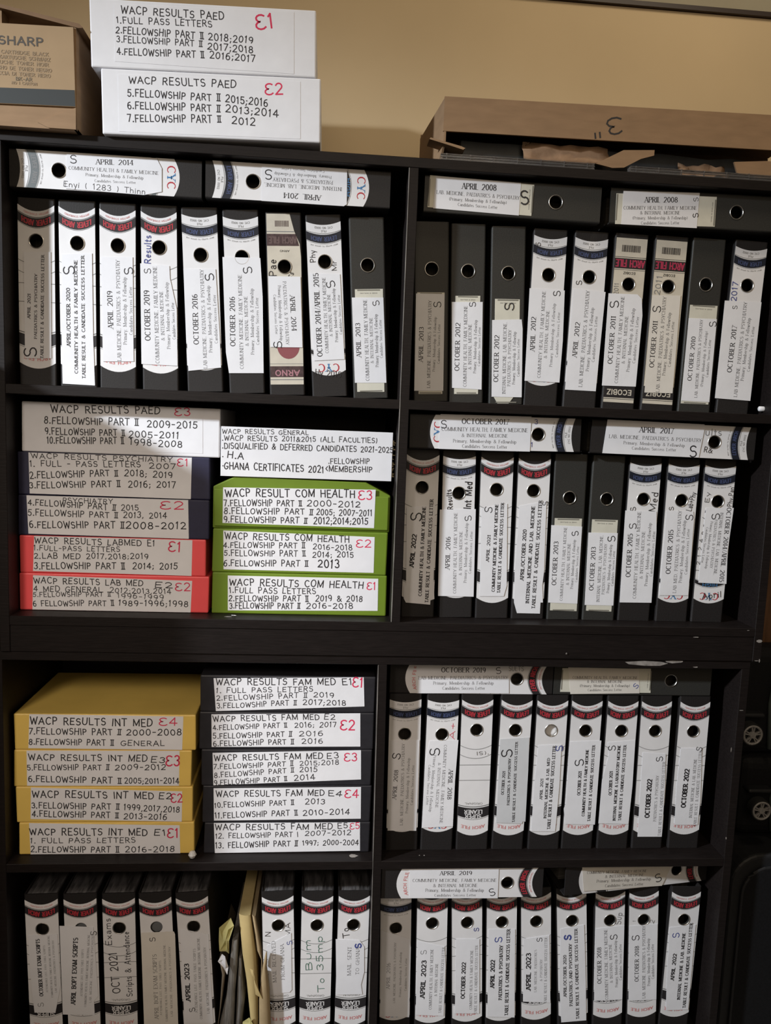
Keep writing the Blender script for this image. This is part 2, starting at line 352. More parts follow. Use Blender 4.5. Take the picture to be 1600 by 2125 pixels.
# ------------------------------------------------------------------ lever arch binders
W, H, DEP = .068, .343, .282
HR = .0125
def u_profile():
    r = .003; n = 3
    left = [(-W / 2 + r - r * math.cos(PI / 2 * i / n), r - r * math.sin(PI / 2 * i / n)) for i in range(n + 1)]
    right = [(-p[0], p[1]) for p in reversed(left)]
    outer = [(-W / 2, DEP)] + left + right + [(W / 2, DEP)]
    th = .0026
    inner = [(W / 2 - th, DEP), (W / 2 - th, th), (-W / 2 + th, th), (-W / 2 + th, DEP)]
    return outer, inner
def cover_mesh(name, m, hw):
    mb = MB(); outer, inner = u_profile(); th = .0026
    n = len(outer)
    flat_i = None
    for i in range(n - 1):
        a, b = outer[i], outer[i + 1]
        if abs(a[1]) < 1e-9 and abs(b[1]) < 1e-9:
            flat_i = (a[0], b[0]); continue
        mb.face([(a[0], a[1], 0), (b[0], b[1], 0), (b[0], b[1], H), (a[0], a[1], H)], m)
    for i in range(3):
        a, b = inner[i], inner[i + 1]
        if i == 1: continue
        mb.face([(a[0], a[1], 0), (b[0], b[1], 0), (b[0], b[1], H), (a[0], a[1], H)], m)
    loop = outer + inner
    # caps: split into three simple pieces
    for z in (0, H):
        x0, x1 = -W / 2, W / 2
        mb.face([(x0, DEP, z), (x0 + th, DEP, z), (x0 + th, th, z), (x0, .003, z)], m)
        mb.face([(x1, DEP, z), (x1 - th, DEP, z), (x1 - th, th, z), (x1, .003, z)], m)
        mb.face([(p[0], p[1], z) for p in outer[1:-1]] + [(x1 - th, th, z), (x0 + th, th, z)], m)
    mb.face([(-W / 2, DEP, 0), (-W / 2, DEP, H), (-W / 2 + th, DEP, H), (-W / 2 + th, DEP, 0)], m)
    mb.face([(W / 2, DEP, 0), (W / 2, DEP, H), (W / 2 - th, DEP, H), (W / 2 - th, DEP, 0)], m)
    holed(mb, flat_i[0], flat_i[1], 0, H, hw, 0, m); holed(mb, -W / 2 + th, W / 2 - th, 0, H, hw, th, m)
    N = 24
    ci = [(HR * math.cos(2 * PI * k / N), hw + HR * math.sin(2 * PI * k / N)) for k in range(N)]
    for k in range(N):
        a, b = ci[k], ci[(k + 1) % N]
        mb.face([(a[0], 0, a[1]), (b[0], 0, b[1]), (b[0], th, b[1]), (a[0], th, a[1])], m)
    return weld(mb.mesh(name))
def holed(mb, u0, u1, w0, w1, hw, y, m, r=HR, q=.018):
    if w1 > hw + q: mb.flat([(u0, hw + q), (u1, hw + q), (u1, w1), (u0, w1)], y, m)
    if w0 < hw - q: mb.flat([(u0, w0), (u1, w0), (u1, hw - q), (u0, hw - q)], y, m)
    mb.flat([(u0, hw - q), (-q, hw - q), (-q, hw + q), (u0, hw + q)], y, m)
    mb.flat([(q, hw - q), (u1, hw - q), (u1, hw + q), (q, hw + q)], y, m)
    N = 24
    ci = [(r * math.cos(2 * PI * k / N), hw + r * math.sin(2 * PI * k / N)) for k in range(N)]
    def sq(k):
        a = 2 * PI * k / N; c, s = math.cos(a), math.sin(a); f = q / max(abs(c), abs(s)); return (c * f, hw + s * f)
    for k in range(N):
        mb.flat([ci[k], sq(k), sq(k + 1), ci[(k + 1) % N]], y, m)
LH = .0330   # half width of the printed labels
def band(mb, wt, st, wb, sb, y, m, half=LH, n=10):
    us = [-half + 2 * half * i / n for i in range(n + 1)]
    mb.flat([(u, wb + sb * (u / half) ** 2) for u in us] + [(u, wt + st * (u / half) ** 2) for u in reversed(us)], y, m)
def arc_text(mb, s, style, h, u0, u1, w, sag, y, m):
    text(mb, s, style, h, (u0, w), (u1, w), y, m, lambda u, v: (u, v + sag * (u / LH) ** 2))
def spine_label(typ, hw):
    mb = MB(); y0, y1, y2 = -.0003, -.0005, -.0006
    if typ == 'red':
        s = .012
        band(mb, hw + .0535, s, hw + .018, 0, y0, LABW); holed(mb, -LH, LH, hw - .018, hw + .018, hw, y0, LABW)
        band(mb, hw - .018, 0, hw - .2345, .0110, y0, LABW)
        band(mb, hw + .0430, s, hw + .0412, s, y1, GREYL); band(mb, hw + .0407, s, hw + .0243, s, y1, BLACKB); band(mb, hw + .0236, s, hw + .0226, s, y1, GREYL)
        arc_text(mb, 'LEVER ARCH', 'sans', .0092, .0255, -.0255, hw + .0325, s, y2, REDT)
        arc_text(mb, 'BRITISH STANDARD', 'n', .0030, .022, -.022, hw + .0480, s, y1, PALER)
        for w in (.043, .063): band(mb, hw - w + .0006, .009, hw - w - .0006, .009, y1, GREYL)
        for w in (.077, .111): band(mb, hw - w + .0006, 0, hw - w - .0006, 0, y1, GREYL)
        text(mb, 'ORIGINAL', 'n', .0040, (.019, hw - .163), (-.019, hw - .163), y1, GREYL)
        band(mb, hw - .1695, .0055, hw - .1715, .0055, y1, GREYL); band(mb, hw - .1735, .0055, hw - .1965, .0075, y1, BLACKB); band(mb, hw - .1985, .008, hw - .1995, .008, y1, GREYL)
        text(mb, 'LEANER', 'sans', .0080, (.019, hw - .1815), (-.019, hw - .1815), y2, LABW)
        text(mb, 'SUPER', 'sans', .0080, (.017, hw - .1915), (-.017, hw - .1915), y2, LABW)
        arc_text(mb, 'ARCH FILE', 'sans', .0062, .025, -.025, hw - .2170, .0075, y2, PALER)
    elif typ in ('blue', 'slate'):
        s = .0065; bm = NAVYB if typ == 'blue' else GREYB; bt = BLUET if typ == 'blue' else GREYL
        band(mb, hw + .068, s, hw + .018, 0, y0, LABW); holed(mb, -LH, LH, hw - .018, hw + .018, hw, y0, LABW)
        band(mb, hw - .018, 0, hw - .216, .010, y0, LABW)
        band(mb, hw + .0525, s, hw + .0515, s, y1, GREYL); band(mb, hw + .0498, s + .001, hw + .0342, s + .001, y1, bm); band(mb, hw + .0332, s + .001, hw + .0324, s + .001, y1, GREYL)
        arc_text(mb, 'LEVER ARCH', 'sans', .0070, .024, -.024, hw + .0415, s, y2, bt)
        arc_text(mb, 'CYC NO 0002', 'n', .0035, .017, -.017, hw + .0625, s * .8, y1, GREYL); text(mb, 'FILE', 'n', .0033, (.005, hw + .0565), (-.005, hw + .0565), y1, GREYL)
        arc_text(mb, 'BEST SUITED TO OFFICE USE', 'n', .0020, .026, -.026, hw + .0285, s, y1, GREYL)
        band(mb, hw - .1715, .008, hw - .1723, .008, y1, GREYL); band(mb, hw - .1732, .008, hw - .1812, .008, y1, BLACKB if typ == 'blue' else GREYB); band(mb, hw - .1825, .008, hw - .1832, .008, y1, GREYL)
        text(mb, 'HIGH', 'sans', .0065, (.016, hw - .1765), (-.016, hw - .1765), y2, BLUEL)
        text(mb, 'C', 'h', .0145, (.020, hw - .2010), (.008, hw - .2010), y1, REDT); text(mb, 'Y', 'h', .0145, (.0055, hw - .2010), (-.0055, hw - .2010), y1, BLUEL); text(mb, 'C', 'h', .0145, (-.008, hw - .2010), (-.020, hw - .2010), y1, REDT)
    elif typ == 'eco':
        band(mb, hw + .0885, 0, hw + .018, 0, y0, CREAM, .0315, 1); holed(mb, -.0315, .0315, hw - .018, hw + .018, hw, y0, CREAM); band(mb, hw - .018, 0, hw - .233, 0, y0, CREAM, .0315, 1)
        r = random.Random(3); u = -.019
        while u < .017:
            w_ = r.choice((.0006, .001, .0016)); mb.flat([(u, hw + .062), (u + w_, hw + .062), (u + w_, hw + .075), (u, hw + .075)], y1, INK); u += w_ + r.choice((.0007, .0012))
        band(mb, hw + .0525, 0, hw + .0515, 0, y1, INK, .0315, 1); band(mb, hw + .0495, 0, hw + .030, 0, y1, BLACKB, .0315, 1); band(mb, hw + .0280, 0, hw + .0272, 0, y1, INK, .0315, 1)
        text(mb, 'ARCH FILE', 'sans', .0125, (.0290, hw + .0400), (-.0290, hw + .0400), y2, PINKT); text(mb, 'ECOBIZ', 'sans', .0042, (.012, hw + .0215), (-.012, hw + .0215), y1, INK)
        band(mb, hw - .198, 0, hw - .2235, 0, y1, BLACKB, .0315, 1); band(mb, hw - .2255, 0, hw - .2265, 0, y1, INK, .0315, 1)
        text(mb, 'ECOBIZ', 'sans', .0095, (.025, hw - .2125), (-.025, hw - .2125), y2, CREAM)
    elif typ == 'arno':
        a = .0320
        mb.flat([(-a, hw + .018), (a, hw + .018), (a - .002, hw + .042), (.020, hw + .066), (.012, hw + .0975), (-a, hw + .0975)], y0, CREAM)
        holed(mb, -a, a, hw - .018, hw + .018, hw, y0, CREAM); band(mb, hw - .018, 0, hw - .223, 0, y0, CREAM, a, 1)
        r = random.Random(5); u = -.016
        while u < .010:
            w_ = r.choice((.0008, .0014)); mb.flat([(u, hw + .074), (u + w_, hw + .074), (u + w_, hw + .085), (u, hw + .085)], y1, BROWNB); u += w_ + .0011
        mb.flat([(-a, hw + .0655), (.0195, hw + .0655), (.0197, hw + .0640), (-a, hw + .0640)], y1, GREYL)
        mb.flat([(-a, hw + .0605), (.0225, hw + .0605), (.0290, hw + .0385), (-a, hw + .0385)], y1, BROWNB)
        text(mb, 'ARCH FILE', 'sans', .011, (.024, hw + .0490), (-.028, hw + .0490), y2, mat('faded_brown_print', (.14, .09, .085), .6))
        text(mb, 'ARNO', 'n', .0035, (.010, hw + .029), (-.008, hw + .029), y1, INK)
        ci = [(.0045 + .0205 * math.cos(2 * PI * k / 20), hw - .151 - .0245 * abs(math.sin(PI * k / 20)) ** .9) for k in range(11)]
        mb.flat([(.004 + .0215 * math.cos(PI * k / 14), hw - .150 - .0240 * math.sin(PI * k / 14)) for k in range(15)], y1, mat('maroon_disc', (.26, .075, .085), .6))
        band(mb, hw - .183, 0, hw - .1838, 0, y1, GREYL, a, 1); band(mb, hw - .188, 0, hw - .209, 0, y1, BROWNB, a, 1); text(mb, 'ARNO', 'sans', .010, (.024, hw - .2010), (-.022, hw - .2010), y2, mat('dusty_pink_print', (.42, .20, .23), .6))
        band(mb, hw - .213, 0, hw - .2145, 0, y1, GREYL, a, 1)
    else: return None
    return mb.mesh('spine_label_' + typ)
HWD = {'red': .266, 'blue': .256, 'slate': .256, 'plain': .254, 'arno': .243, 'eco': .246}
COVERS = {k: cover_mesh('cover_' + k, GREYC if k == 'plain' else COVER, v) for k, v in HWD.items()}
LABELS = {k: spine_label(k, v) for k, v in HWD.items()}
def ring_mesh(hw):
    mb = MB(); prof = [(HR - .0003, .004), (HR - .0003, -.0008), (HR + .0004, -.0015), (HR + .0010, -.0014), (HR + .0014, -.0010), (HR + .0016, -.0003)]
    mb.lathe(prof, 28, METAL, (0, hw)); return mb.mesh('finger_ring')
RINGS = {k: ring_mesh(v) for k, v in HWD.items()}
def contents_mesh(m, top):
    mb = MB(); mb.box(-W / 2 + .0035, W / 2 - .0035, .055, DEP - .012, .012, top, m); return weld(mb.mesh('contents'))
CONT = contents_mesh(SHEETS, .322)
def dust_mesh():
    mb = MB(); n = 8; m = 10; x0, x1 = -W / 2 + .0027, W / 2 - .0027
    r = random.Random(11)
    g = [[(x0 + (x1 - x0) * i / n, .003 + .27 * j / m, H - .004 + .005 * math.sin(PI * i / n) * (.6 + .4 * r.random()) + r.uniform(-.001, .001)) for i in range(n + 1)] for j in range(m + 1)]
    for j in range(m):
        for i in range(n): mb.face([g[j][i], g[j][i + 1], g[j + 1][i + 1], g[j + 1][i]], DUSTY, True)
    for i in range(n):
        a, b = g[0][i], g[0][i + 1]; mb.face([a, b, (b[0], b[1], .30), (a[0], a[1], .30)], DUSTY)
    return weld(mb.mesh('dust_cover'))
DUST = dust_mesh()
def plug_mesh(hw, m):
    mb = MB(); mb.flat([((HR + .003) * math.cos(2 * PI * k / 20), hw + (HR + .003) * math.sin(2 * PI * k / 20)) for k in range(20)], .006, m); return mb.mesh('inner_sheet')
def sheet_mesh(name, poly, m, y0, y1): 
    mb = MB(); mb.prism(poly, y0, y1, m); return mb
TINT = {None: PAPER, 'warm': WARMP, 'grey': GREYP}
def binder(label, group, loc, rot, typ, sheet, holder, lines, plug, tint, dusty, slate):
    t = thing('lever_arch_binder', label, 'binder', loc, rot, group)
    put('cover', COVERS[typ], t)
    lt = 'slate' if slate else typ
    if LABELS.get(lt): put('spine_label', LABELS[lt], t)
    if plug != 'grey': put('finger_ring', RINGS[typ], t)
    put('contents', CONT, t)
    if dusty: put('dust_cover', DUST, t, label='scuffed black plastic over the papers')
    if plug: put('inner_sheet', plug_mesh(HWD[typ], WHITEIN if plug == 'white' else GREYIN), t, label='pale sheet showing through the finger hole' if plug == 'white' else 'grey card closing the finger hole')
    if holder:
        mb = sheet_mesh('label_holder', holder, HOLD, -.0009, -.0001)
        ws = [p[1] for p in holder]; us = [p[0] for p in holder]
        a, b = min(ws), max(ws)
        for w in (a + .0022, b - .0022):
            mb.flat([(min(us) * .8, w - .0012), (max(us) * .8, w - .0012), (max(us) * .8, w + .0012), (min(us) * .8, w + .0012)], -.0011, CLIP)
        text(mb, 'MADE IN ENGLAND', 'n', .0018, (max(us) * .6, b - .008), (min(us) * .6, b - .008), -.0011, GREYL)
        put('label_holder', mb.mesh('label_holder'), t)
    def inside(poly, p):
        c = False
        for i in range(len(poly)):
            (x1, y1), (x2, y2) = poly[i], poly[i - 1]
            if (y1 > p[1]) != (y2 > p[1]) and p[0] < (x2 - x1) * (p[1] - y1) / (y2 - y1 + 1e-12) + x1: c = not c
        return c
    base = MB(); mb = sheet_mesh('paper_label', sheet, TINT[tint], -.0014, -.00095) if sheet else None
    for s, st, h, u0, w0, u1, w1 in lines:
        mid = ((u0 + u1) / 2, (w0 + w1) / 2)
        if sheet and (inside(sheet, mid) or st in 'hsbB'): text(mb, s, st, h, (u0, w0), (u1, w1), -.0015, INKM[st])
        elif holder and inside(holder, mid): text(mb if sheet else base, s, st, h, (u0, w0), (u1, w1), -.0015, INKM[st])
        else: text(base, s, st, h, (u0, w0), (u1, w1), -.00075, INKM[st])
    if mb: put('paper_label', mb.mesh('paper_label'), t)
    if base.f: put('handwriting', base.mesh('handwriting'), t)
    return t
BIND = [
('black binder marked APRIL 2021 PAEDIATRICS, first from left, top left bay', 'upright binders in the top left bay', (-0.6971, 0.047, 0.0004), (0.0, 0.0004, 0.0), 'red', [(-0.0224, 0.2448), (0.0261, 0.2475), (0.0254, 0.0518), (-0.0229, 0.0496)], None, [('APRIL 2021', 'b', 0.0051, -0.0149, 0.1239, -0.0139, 0.1693), ('PAEDIATRICS & PSYCHIATRY', 'b', 0.0046, -0.0032, 0.087, -0.001, 0.2058), ('TABLE RESULT & CANDIDATE SUCCESS LETTER', 'b', 0.0051, 0.008, 0.051, 0.0118, 0.241), ('S', 'k', 0.0221, -0.0136, 0.0524, -0.0129, 0.0718)], None, None, False, False),
('black binder marked APRIL/OCTOBER 2020 COMMUNITY HEALTH, second from left, top left bay', 'upright binders in the top left bay', (-0.6213, 0.047, 0.0006), (0.0, -0.0064, 0.0), 'red', [(-0.0284, 0.244), (0.027, 0.249), (0.0276, 0.0951), (0.0299, 0.0037), (-0.03, 0.0052), (-0.031, 0.135)], None, [('APRIL/OCTOBER 2020', 'b', 0.0065, -0.0177, 0.0756, -0.0173, 0.1833), ('COMMUNITY HEALTH & FAMILY MEDICINE', 'b', 0.0056, -0.0044, 0.0252, -0.0027, 0.2349), ('TABLE RESULT & CANDIDATE SUCCESS LETTER', 'b', 0.0056, 0.0095, 0.0161, 0.0101, 0.2435), ('S', 'k', 0.0197, -0.0151, 0.2077, -0.0155, 0.2308)], None, None, False, False),
('black binder marked APRIL 2019 LAB MEDICINE, third from left, top left bay', 'upright binders in the top left bay', (-0.5481, 0.047, 0.0005), (0.0, -0.0035, 0.0), 'red', [(-0.0303, 0.2433), (0.0278, 0.2463), (0.0292, 0.0525), (-0.0282, 0.0501)], None, [('APRIL 2019', 'h', 0.0094, -0.0132, 0.1123, -0.0149, 0.1814), ('LAB MEDICINE, PAEDIATRICS & PSYCHIATRY', 's', 0.0066, 0.0025, 0.0526, 0.0003, 0.2391), ('Primary, Membership & Fellowship', 's', 0.0061, 0.0132, 0.0839, 0.0126, 0.2084), ('Candidates Success Letter', 's', 0.0057, 0.0244, 0.1022, 0.0235, 0.1914), ('S', 'k', 0.0164, 0.0207, 0.2135, 0.0196, 0.2343)], None, None, False, False),
('black binder marked OCTOBER 2019 COMMUNITY MEDICINE, fourth from left, top left bay', 'upright binders in the top left bay', (-0.4683, 0.047, 0.001), (0.0, -0.0165, 0.0), 'red', [(-0.035, 0.2357), (0.0189, 0.2331), (0.0198, 0.2098), (0.0318, 0.1539), (0.0325, 0.0469), (-0.0354, 0.0486)], None, [('OCTOBER 2019', 'h', 0.01, -0.0229, 0.093, -0.024, 0.186), ('COMMUNITY MEDICINE, FAMILY MEDICINE', 's', 0.0067, -0.0051, 0.0506, -0.0081, 0.2309), ('& INTERNAL MEDICINE', 's', 0.0059, 0.0056, 0.0938, 0.0031, 0.1858), ('Primary, Membership & Fellowship', 's', 0.0057, 0.0161, 0.0787, 0.0134, 0.2026), ('Candidates Success Letter', 's', 0.0052, 0.0265, 0.0969, 0.0241, 0.1654), ('Results', 'kb', 0.0117, -0.0221, 0.2362, -0.0207, 0.2871), ('S', 'k', 0.0117, -0.0217, 0.2172, -0.021, 0.2328)], None, None, False, False),
('black binder marked OCTOBER 2016 LAB MEDICINE, fifth from left, top left bay', 'upright binders in the top left bay', (-0.3833, 0.047, 0.002), (0.0, -0.0473, 0.0), 'blue', [(-0.033, 0.2298), (0.0272, 0.2302), (0.0308, 0.1057), (0.0314, 0.0453), (-0.031, 0.0392)], None, [('OCTOBER 2016', 'h', 0.0096, -0.0142, 0.0894, -0.0136, 0.183), ('LAB MEDICINE, PAEDIATRICS & PSYCHIATRY', 's', 0.0063, 0.0016, 0.0441, 0.0012, 0.2285), ('Primary, Membership & Fellowship', 's', 0.0058, 0.0126, 0.0743, 0.0123, 0.199), ('Candidates Success Letter', 's', 0.0053, 0.0238, 0.0913, 0.023, 0.1823), ('S', 'k', 0.0169, 0.016, 0.208, 0.0145, 0.2234)], None, None, False, False),
('black binder marked OCTOBER 2016 COMMUNITY MEDICINE, sixth from left, top left bay', 'upright binders in the top left bay', (-0.3033, 0.047, 0.0023), (0.0, -0.0571, 0.0), 'blue', [(-0.0365, 0.2563), (0.0348, 0.2541), (0.0365, 0.1819), (0.033, 0.0376), (-0.0334, 0.0385), (-0.0376, 0.0781)], None, [('OCTOBER 2016', 'h', 0.0095, -0.0239, 0.0897, -0.0213, 0.1822), ('COMMUNITY MEDICINE, FAMILY MEDICINE', 's', 0.0064, -0.0084, 0.0461, -0.0052, 0.2234), ('& INTERNAL MEDICINE', 's', 0.0058, 0.0034, 0.0894, 0.0042, 0.1834), ('Primary, Membership & Fellowship', 's', 0.0058, 0.0131, 0.0735, 0.0161, 0.1975), ('Candidates Success Letter', 's', 0.0053, 0.0239, 0.0918, 0.0251, 0.1806), ('S', 'k', 0.0157, 0.0106, 0.2251, 0.0099, 0.2413)], None, None, False, False),
('black binder marked APRIL 2014 PAEDIATRICS, seventh from left, top left bay', 'upright binders in the top left bay', (-0.2256, 0.047, 0.002), (0.0, -0.0473, 0.0), 'arno', [(-0.0313, 0.2251), (0.0302, 0.2241), (0.0311, 0.0907), (-0.0309, 0.0916)], None, [('APRIL 2014', 'h', 0.009, 0.0135, 0.189, 0.016, 0.1223), ('PAEDIATRICS & PSYCHIATRY', 's', 0.0058, -0.0007, 0.2149, 0.0026, 0.096), ('Primary, Membership & Fellowship', 's', 0.0053, -0.0106, 0.2071, -0.0087, 0.1039), ('Candidates Success Letter', 's', 0.0048, -0.0198, 0.1902, -0.0177, 0.1158), ('S', 'k', 0.016, -0.0171, 0.0894, -0.0171, 0.1079), ('Pae', 'k', 0.0132, -0.0226, 0.2251, -0.0226, 0.256), ('cs', 'k', 0.0106, 0.0069, 0.224, 0.0138, 0.2331)], None, None, False, False),
('black binder marked OCTOBER 2014/APRIL 2015 COMMUNITY HEALTH, eighth from left, top left bay', 'upright binders in the top left bay', (-0.1429, 0.047, 0.0027), (0.0, -0.0687, 0.0), 'blue', [(-0.0295, 0.2345), (0.0282, 0.2323), (0.0311, 0.0705), (-0.0283, 0.0692)], None, [('OCTOBER 2014/APRIL 2015', 'h', 0.0097, -0.0164, 0.0769, -0.0181, 0.2344), ('COMMUNITY HEALTH, FAMILY MEDICINE', 's', 0.0059, -0.0022, 0.0832, -0.0032, 0.2263), ('& INTERNAL MEDICINE', 's', 0.0054, 0.0071, 0.1148, 0.0049, 0.195), ('Primary, Membership & Fellowship', 's', 0.0054, 0.017, 0.104, 0.0146, 0.2052), ('Candidates Success Letter', 's', 0.0048, 0.0261, 0.1184, 0.0241, 0.1933), ('S', 'k', 0.016, 0.0107, 0.2066, 0.0073, 0.2236), ('Phy', 'k', 0.0101, -0.0225, 0.2551, -0.0232, 0.277), ('Mr', 'k', 0.0091, 0.0173, 0.239, 0.0174, 0.2571), ('Hy 2015', 'k', 0.0108, -0.0265, 0.0479, 0.0233, 0.0413)], None, None, False, False),
('grey binder marked APRIL 2013 COMMUNITY HEALTH, ninth from left, top left bay', 'upright binders in the top left bay', (-0.0622, 0.047, 0.0025), (0.0, -0.0615, 0.0), 'plain', [(-0.0322, 0.1932), (0.0289, 0.1925), (0.0311, 0.0289), (-0.0309, 0.0301)], [(-0.0259, 0.2088), (0.0285, 0.2091), (0.0268, 0.0114), (-0.0267, 0.0125)], [('APRIL 2013', 'h', 0.0087, -0.0214, 0.0794, -0.0223, 0.1444), ('COMMUNITY HEALTH, FAMILY MEDICINE', 's', 0.0065, -0.0057, 0.0336, -0.0068, 0.189), ('& INTERNAL MEDICINE', 's', 0.0054, 0.0041, 0.067, 0.0036, 0.1547), ('Primary, Membership & Fellowship', 's', 0.0055, 0.0135, 0.0601, 0.0133, 0.1611), ('Candidates Success Letter', 's', 0.0049, 0.0226, 0.0773, 0.0217, 0.1505), ('S', 'k', 0.0122, 0.015, 0.1769, 0.0139, 0.1874)], None, None, False, False),
('black binder marked APRIL 2014 COMMUNITY HEALTH, flat on top, left, top left bay', 'binders laid flat in the top left bay', (-0.3908, 0.022, 0.3878), (0.0, -1.5708, 0.0), 'blue', [(0.0296, 0.2412), (0.0321, 0.0814), (0.0149, 0.0722), (-0.0264, 0.072), (-0.034, 0.1039), (-0.0313, 0.244)], None, [('APRIL 2014', 'h', 0.0086, 0.019, 0.1898, 0.0216, 0.1233), ('COMMUNITY HEALTH & FAMILY MEDICINE', 's', 0.0058, 0.0055, 0.2381, 0.0061, 0.0778), ('Primary, Membership & Fellowship', 's', 0.005, -0.0043, 0.2079, -0.0041, 0.1051), ('Candidates Success Letter', 's', 0.0045, -0.0142, 0.1922, -0.013, 0.1187), ('S', 'k', 0.0146, 0.0211, 0.2357, 0.0201, 0.2167), ('Enyi ( 1283 ) Thinn', 'k', 0.0094, -0.0227, 0.2473, -0.0282, 0.1016)], None, None, False, True),
('black binder marked APRIL 2014 INTERNAL MEDICINE, flat on top, right, top left bay', 'binders laid flat in the top left bay', (-0.0411, 0.022, 0.3905), (0.0, -1.5728, 0.0), 'blue', [(0.0305, 0.24), (0.0328, 0.0822), (-0.0308, 0.081), (-0.0345, 0.0865), (-0.0337, 0.2394)], None, [('APRIL 2014', 'h', 0.0093, -0.0224, 0.1298, -0.0214, 0.1994), ('INTERNAL MEDICINE, LAB. MEDICINE,', 's', 0.0062, -0.0044, 0.0914, -0.0045, 0.2355), ('PAEDIATRICS & PSYCHIATRY', 's', 0.0062, 0.0063, 0.1086, 0.0059, 0.2191), ('Primary, Membership & Fellowship', 's', 0.0047, 0.0156, 0.1114, 0.0159, 0.2168), ('Candidates Success Letter', 's', 0.0041, 0.0252, 0.1246, 0.0253, 0.2042), ('S', 'k', 0.0166, 0.014, 0.2206, 0.0143, 0.2359)], None, None, False, False),
('grey binder marked APRIL 2013 LAB MEDICINE, first from left, top right bay', 'upright binders in the top right bay', (0.0569, 0.047, 0.0017), (0.0, -0.0383, 0.0), 'plain', [(-0.0305, 0.2071), (0.0256, 0.2066), (0.0245, 0.0198), (-0.0332, 0.0196)], [(-0.0282, 0.2093), (0.0256, 0.2096), (0.0226, 0.0135), (-0.0245, 0.0134)], [('APRIL 2013', 'h', 0.0084, -0.0206, 0.0759, -0.0197, 0.143), ('LAB. MEDICINE, PAEDIATRICS & PSYCHIATRY', 's', 0.0061, -0.005, 0.0254, -0.0031, 0.1939), ('Primary, Membership & Fellowship', 's', 0.0047, 0.0049, 0.0577, 0.0074, 0.1625), ('Candidates Success Letter', 's', 0.0047, 0.0146, 0.0727, 0.0152, 0.149), ('S', 'k', 0.014, 0.0114, 0.1806, 0.0125, 0.193)], None, None, False, False),
('grey binder marked OCTOBER 2012 COMMUNITY HEALTH, second from left, top right bay', 'upright binders in the top right bay', (0.1275, 0.047, 0.0015), (0.0, -0.0338, 0.0), 'plain', [(-0.0315, 0.1945), (0.0298, 0.1955), (0.0307, 0.0254), (-0.0286, 0.0284)], [(-0.0242, 0.2064), (0.0249, 0.2072), (0.0238, 0.0167), (-0.0242, 0.0164)], [('OCTOBER 2012', 'h', 0.009, -0.0196, 0.0619, -0.0187, 0.1545), ('COMMUNITY HEALTH, FAMILY MEDICINE', 's', 0.0062, -0.0031, 0.0309, -0.004, 0.1875), ('& INTERNAL MEDICINE', 's', 0.0057, 0.0063, 0.0645, 0.0052, 0.1525), ('Primary, Membership & Fellowship', 's', 0.0052, 0.0159, 0.0576, 0.0164, 0.1607), ('Candidates Success Letter', 's', 0.0047, 0.0244, 0.0716, 0.0242, 0.1471), ('S', 'k', 0.0129, 0.0089, 0.1855, 0.0092, 0.1952)], None, None, False, False),
('grey binder marked OCTOBER 2012 INTERNAL MEDICINE, third from left, top right bay', 'upright binders in the top right bay', (0.2079, 0.047, 0.0016), (0.0, -0.0359, 0.0), 'plain', [(-0.0307, 0.1638), (0.0284, 0.1657), (0.0307, 0.1475), (0.0319, 0.0134), (-0.0291, 0.0143)], [(-0.0256, 0.2047), (0.0239, 0.2043), (0.0266, 0.0139), (0.0151, 0.0133), (0.0058, 0.0012), (-0.0169, 0.0012), (-0.0243, 0.0132)], [('OCTOBER 2012', 'h', 0.0091, -0.0213, 0.0434, -0.0207, 0.1343), ('INTERNAL MEDICINE, LAB. MEDICINE,', 's', 0.0062, -0.0046, 0.0202, -0.0047, 0.1596), ('PAEDIATRICS & PSYCHIATRY', 's', 0.0057, 0.0051, 0.0354, 0.0051, 0.1449), ('Primary, Membership & Fellowship', 's', 0.0053, 0.0146, 0.039, 0.0147, 0.1416), ('Candidates Success Letter', 's', 0.0048, 0.0238, 0.0541, 0.0226, 0.1279), ('S', 'k', 0.0189, 0.002, 0.1825, 0.004, 0.1991)], None, None, False, False),
('black binder marked APRIL 2012 COMMUNITY HEALTH, fourth from left, top right bay', 'upright binders in the top right bay', (0.2781, 0.047, 0.0005), (0.0, 0.0031, 0.0), 'blue', [(-0.036, 0.2285), (0.0347, 0.2278), (0.0375, 0.1306), (0.0362, 0.0481), (-0.0349, 0.0484), (-0.0353, 0.15)], None, [('APRIL 2012', 'h', 0.0091, -0.023, 0.1069, -0.0244, 0.1734), ('COMMUNITY HEALTH, FAMILY MEDICINE', 's', 0.0062, -0.0065, 0.0555, -0.0068, 0.2245), ('& INTERNAL MEDICINE', 's', 0.0058, 0.0042, 0.0943, 0.0033, 0.1874), ('Primary, Membership & Fellowship', 's', 0.0053, 0.016, 0.0786, 0.015, 0.2017), ('Candidates Success Letter', 's', 0.0048, 0.0268, 0.0977, 0.0257, 0.1852), ('S', 'k', 0.0143, 0.0188, 0.2156, 0.0193, 0.2263), ('5', 'k', 0.0094, -0.0242, 0.3092, -0.0243, 0.3181)], None, None, False, False),
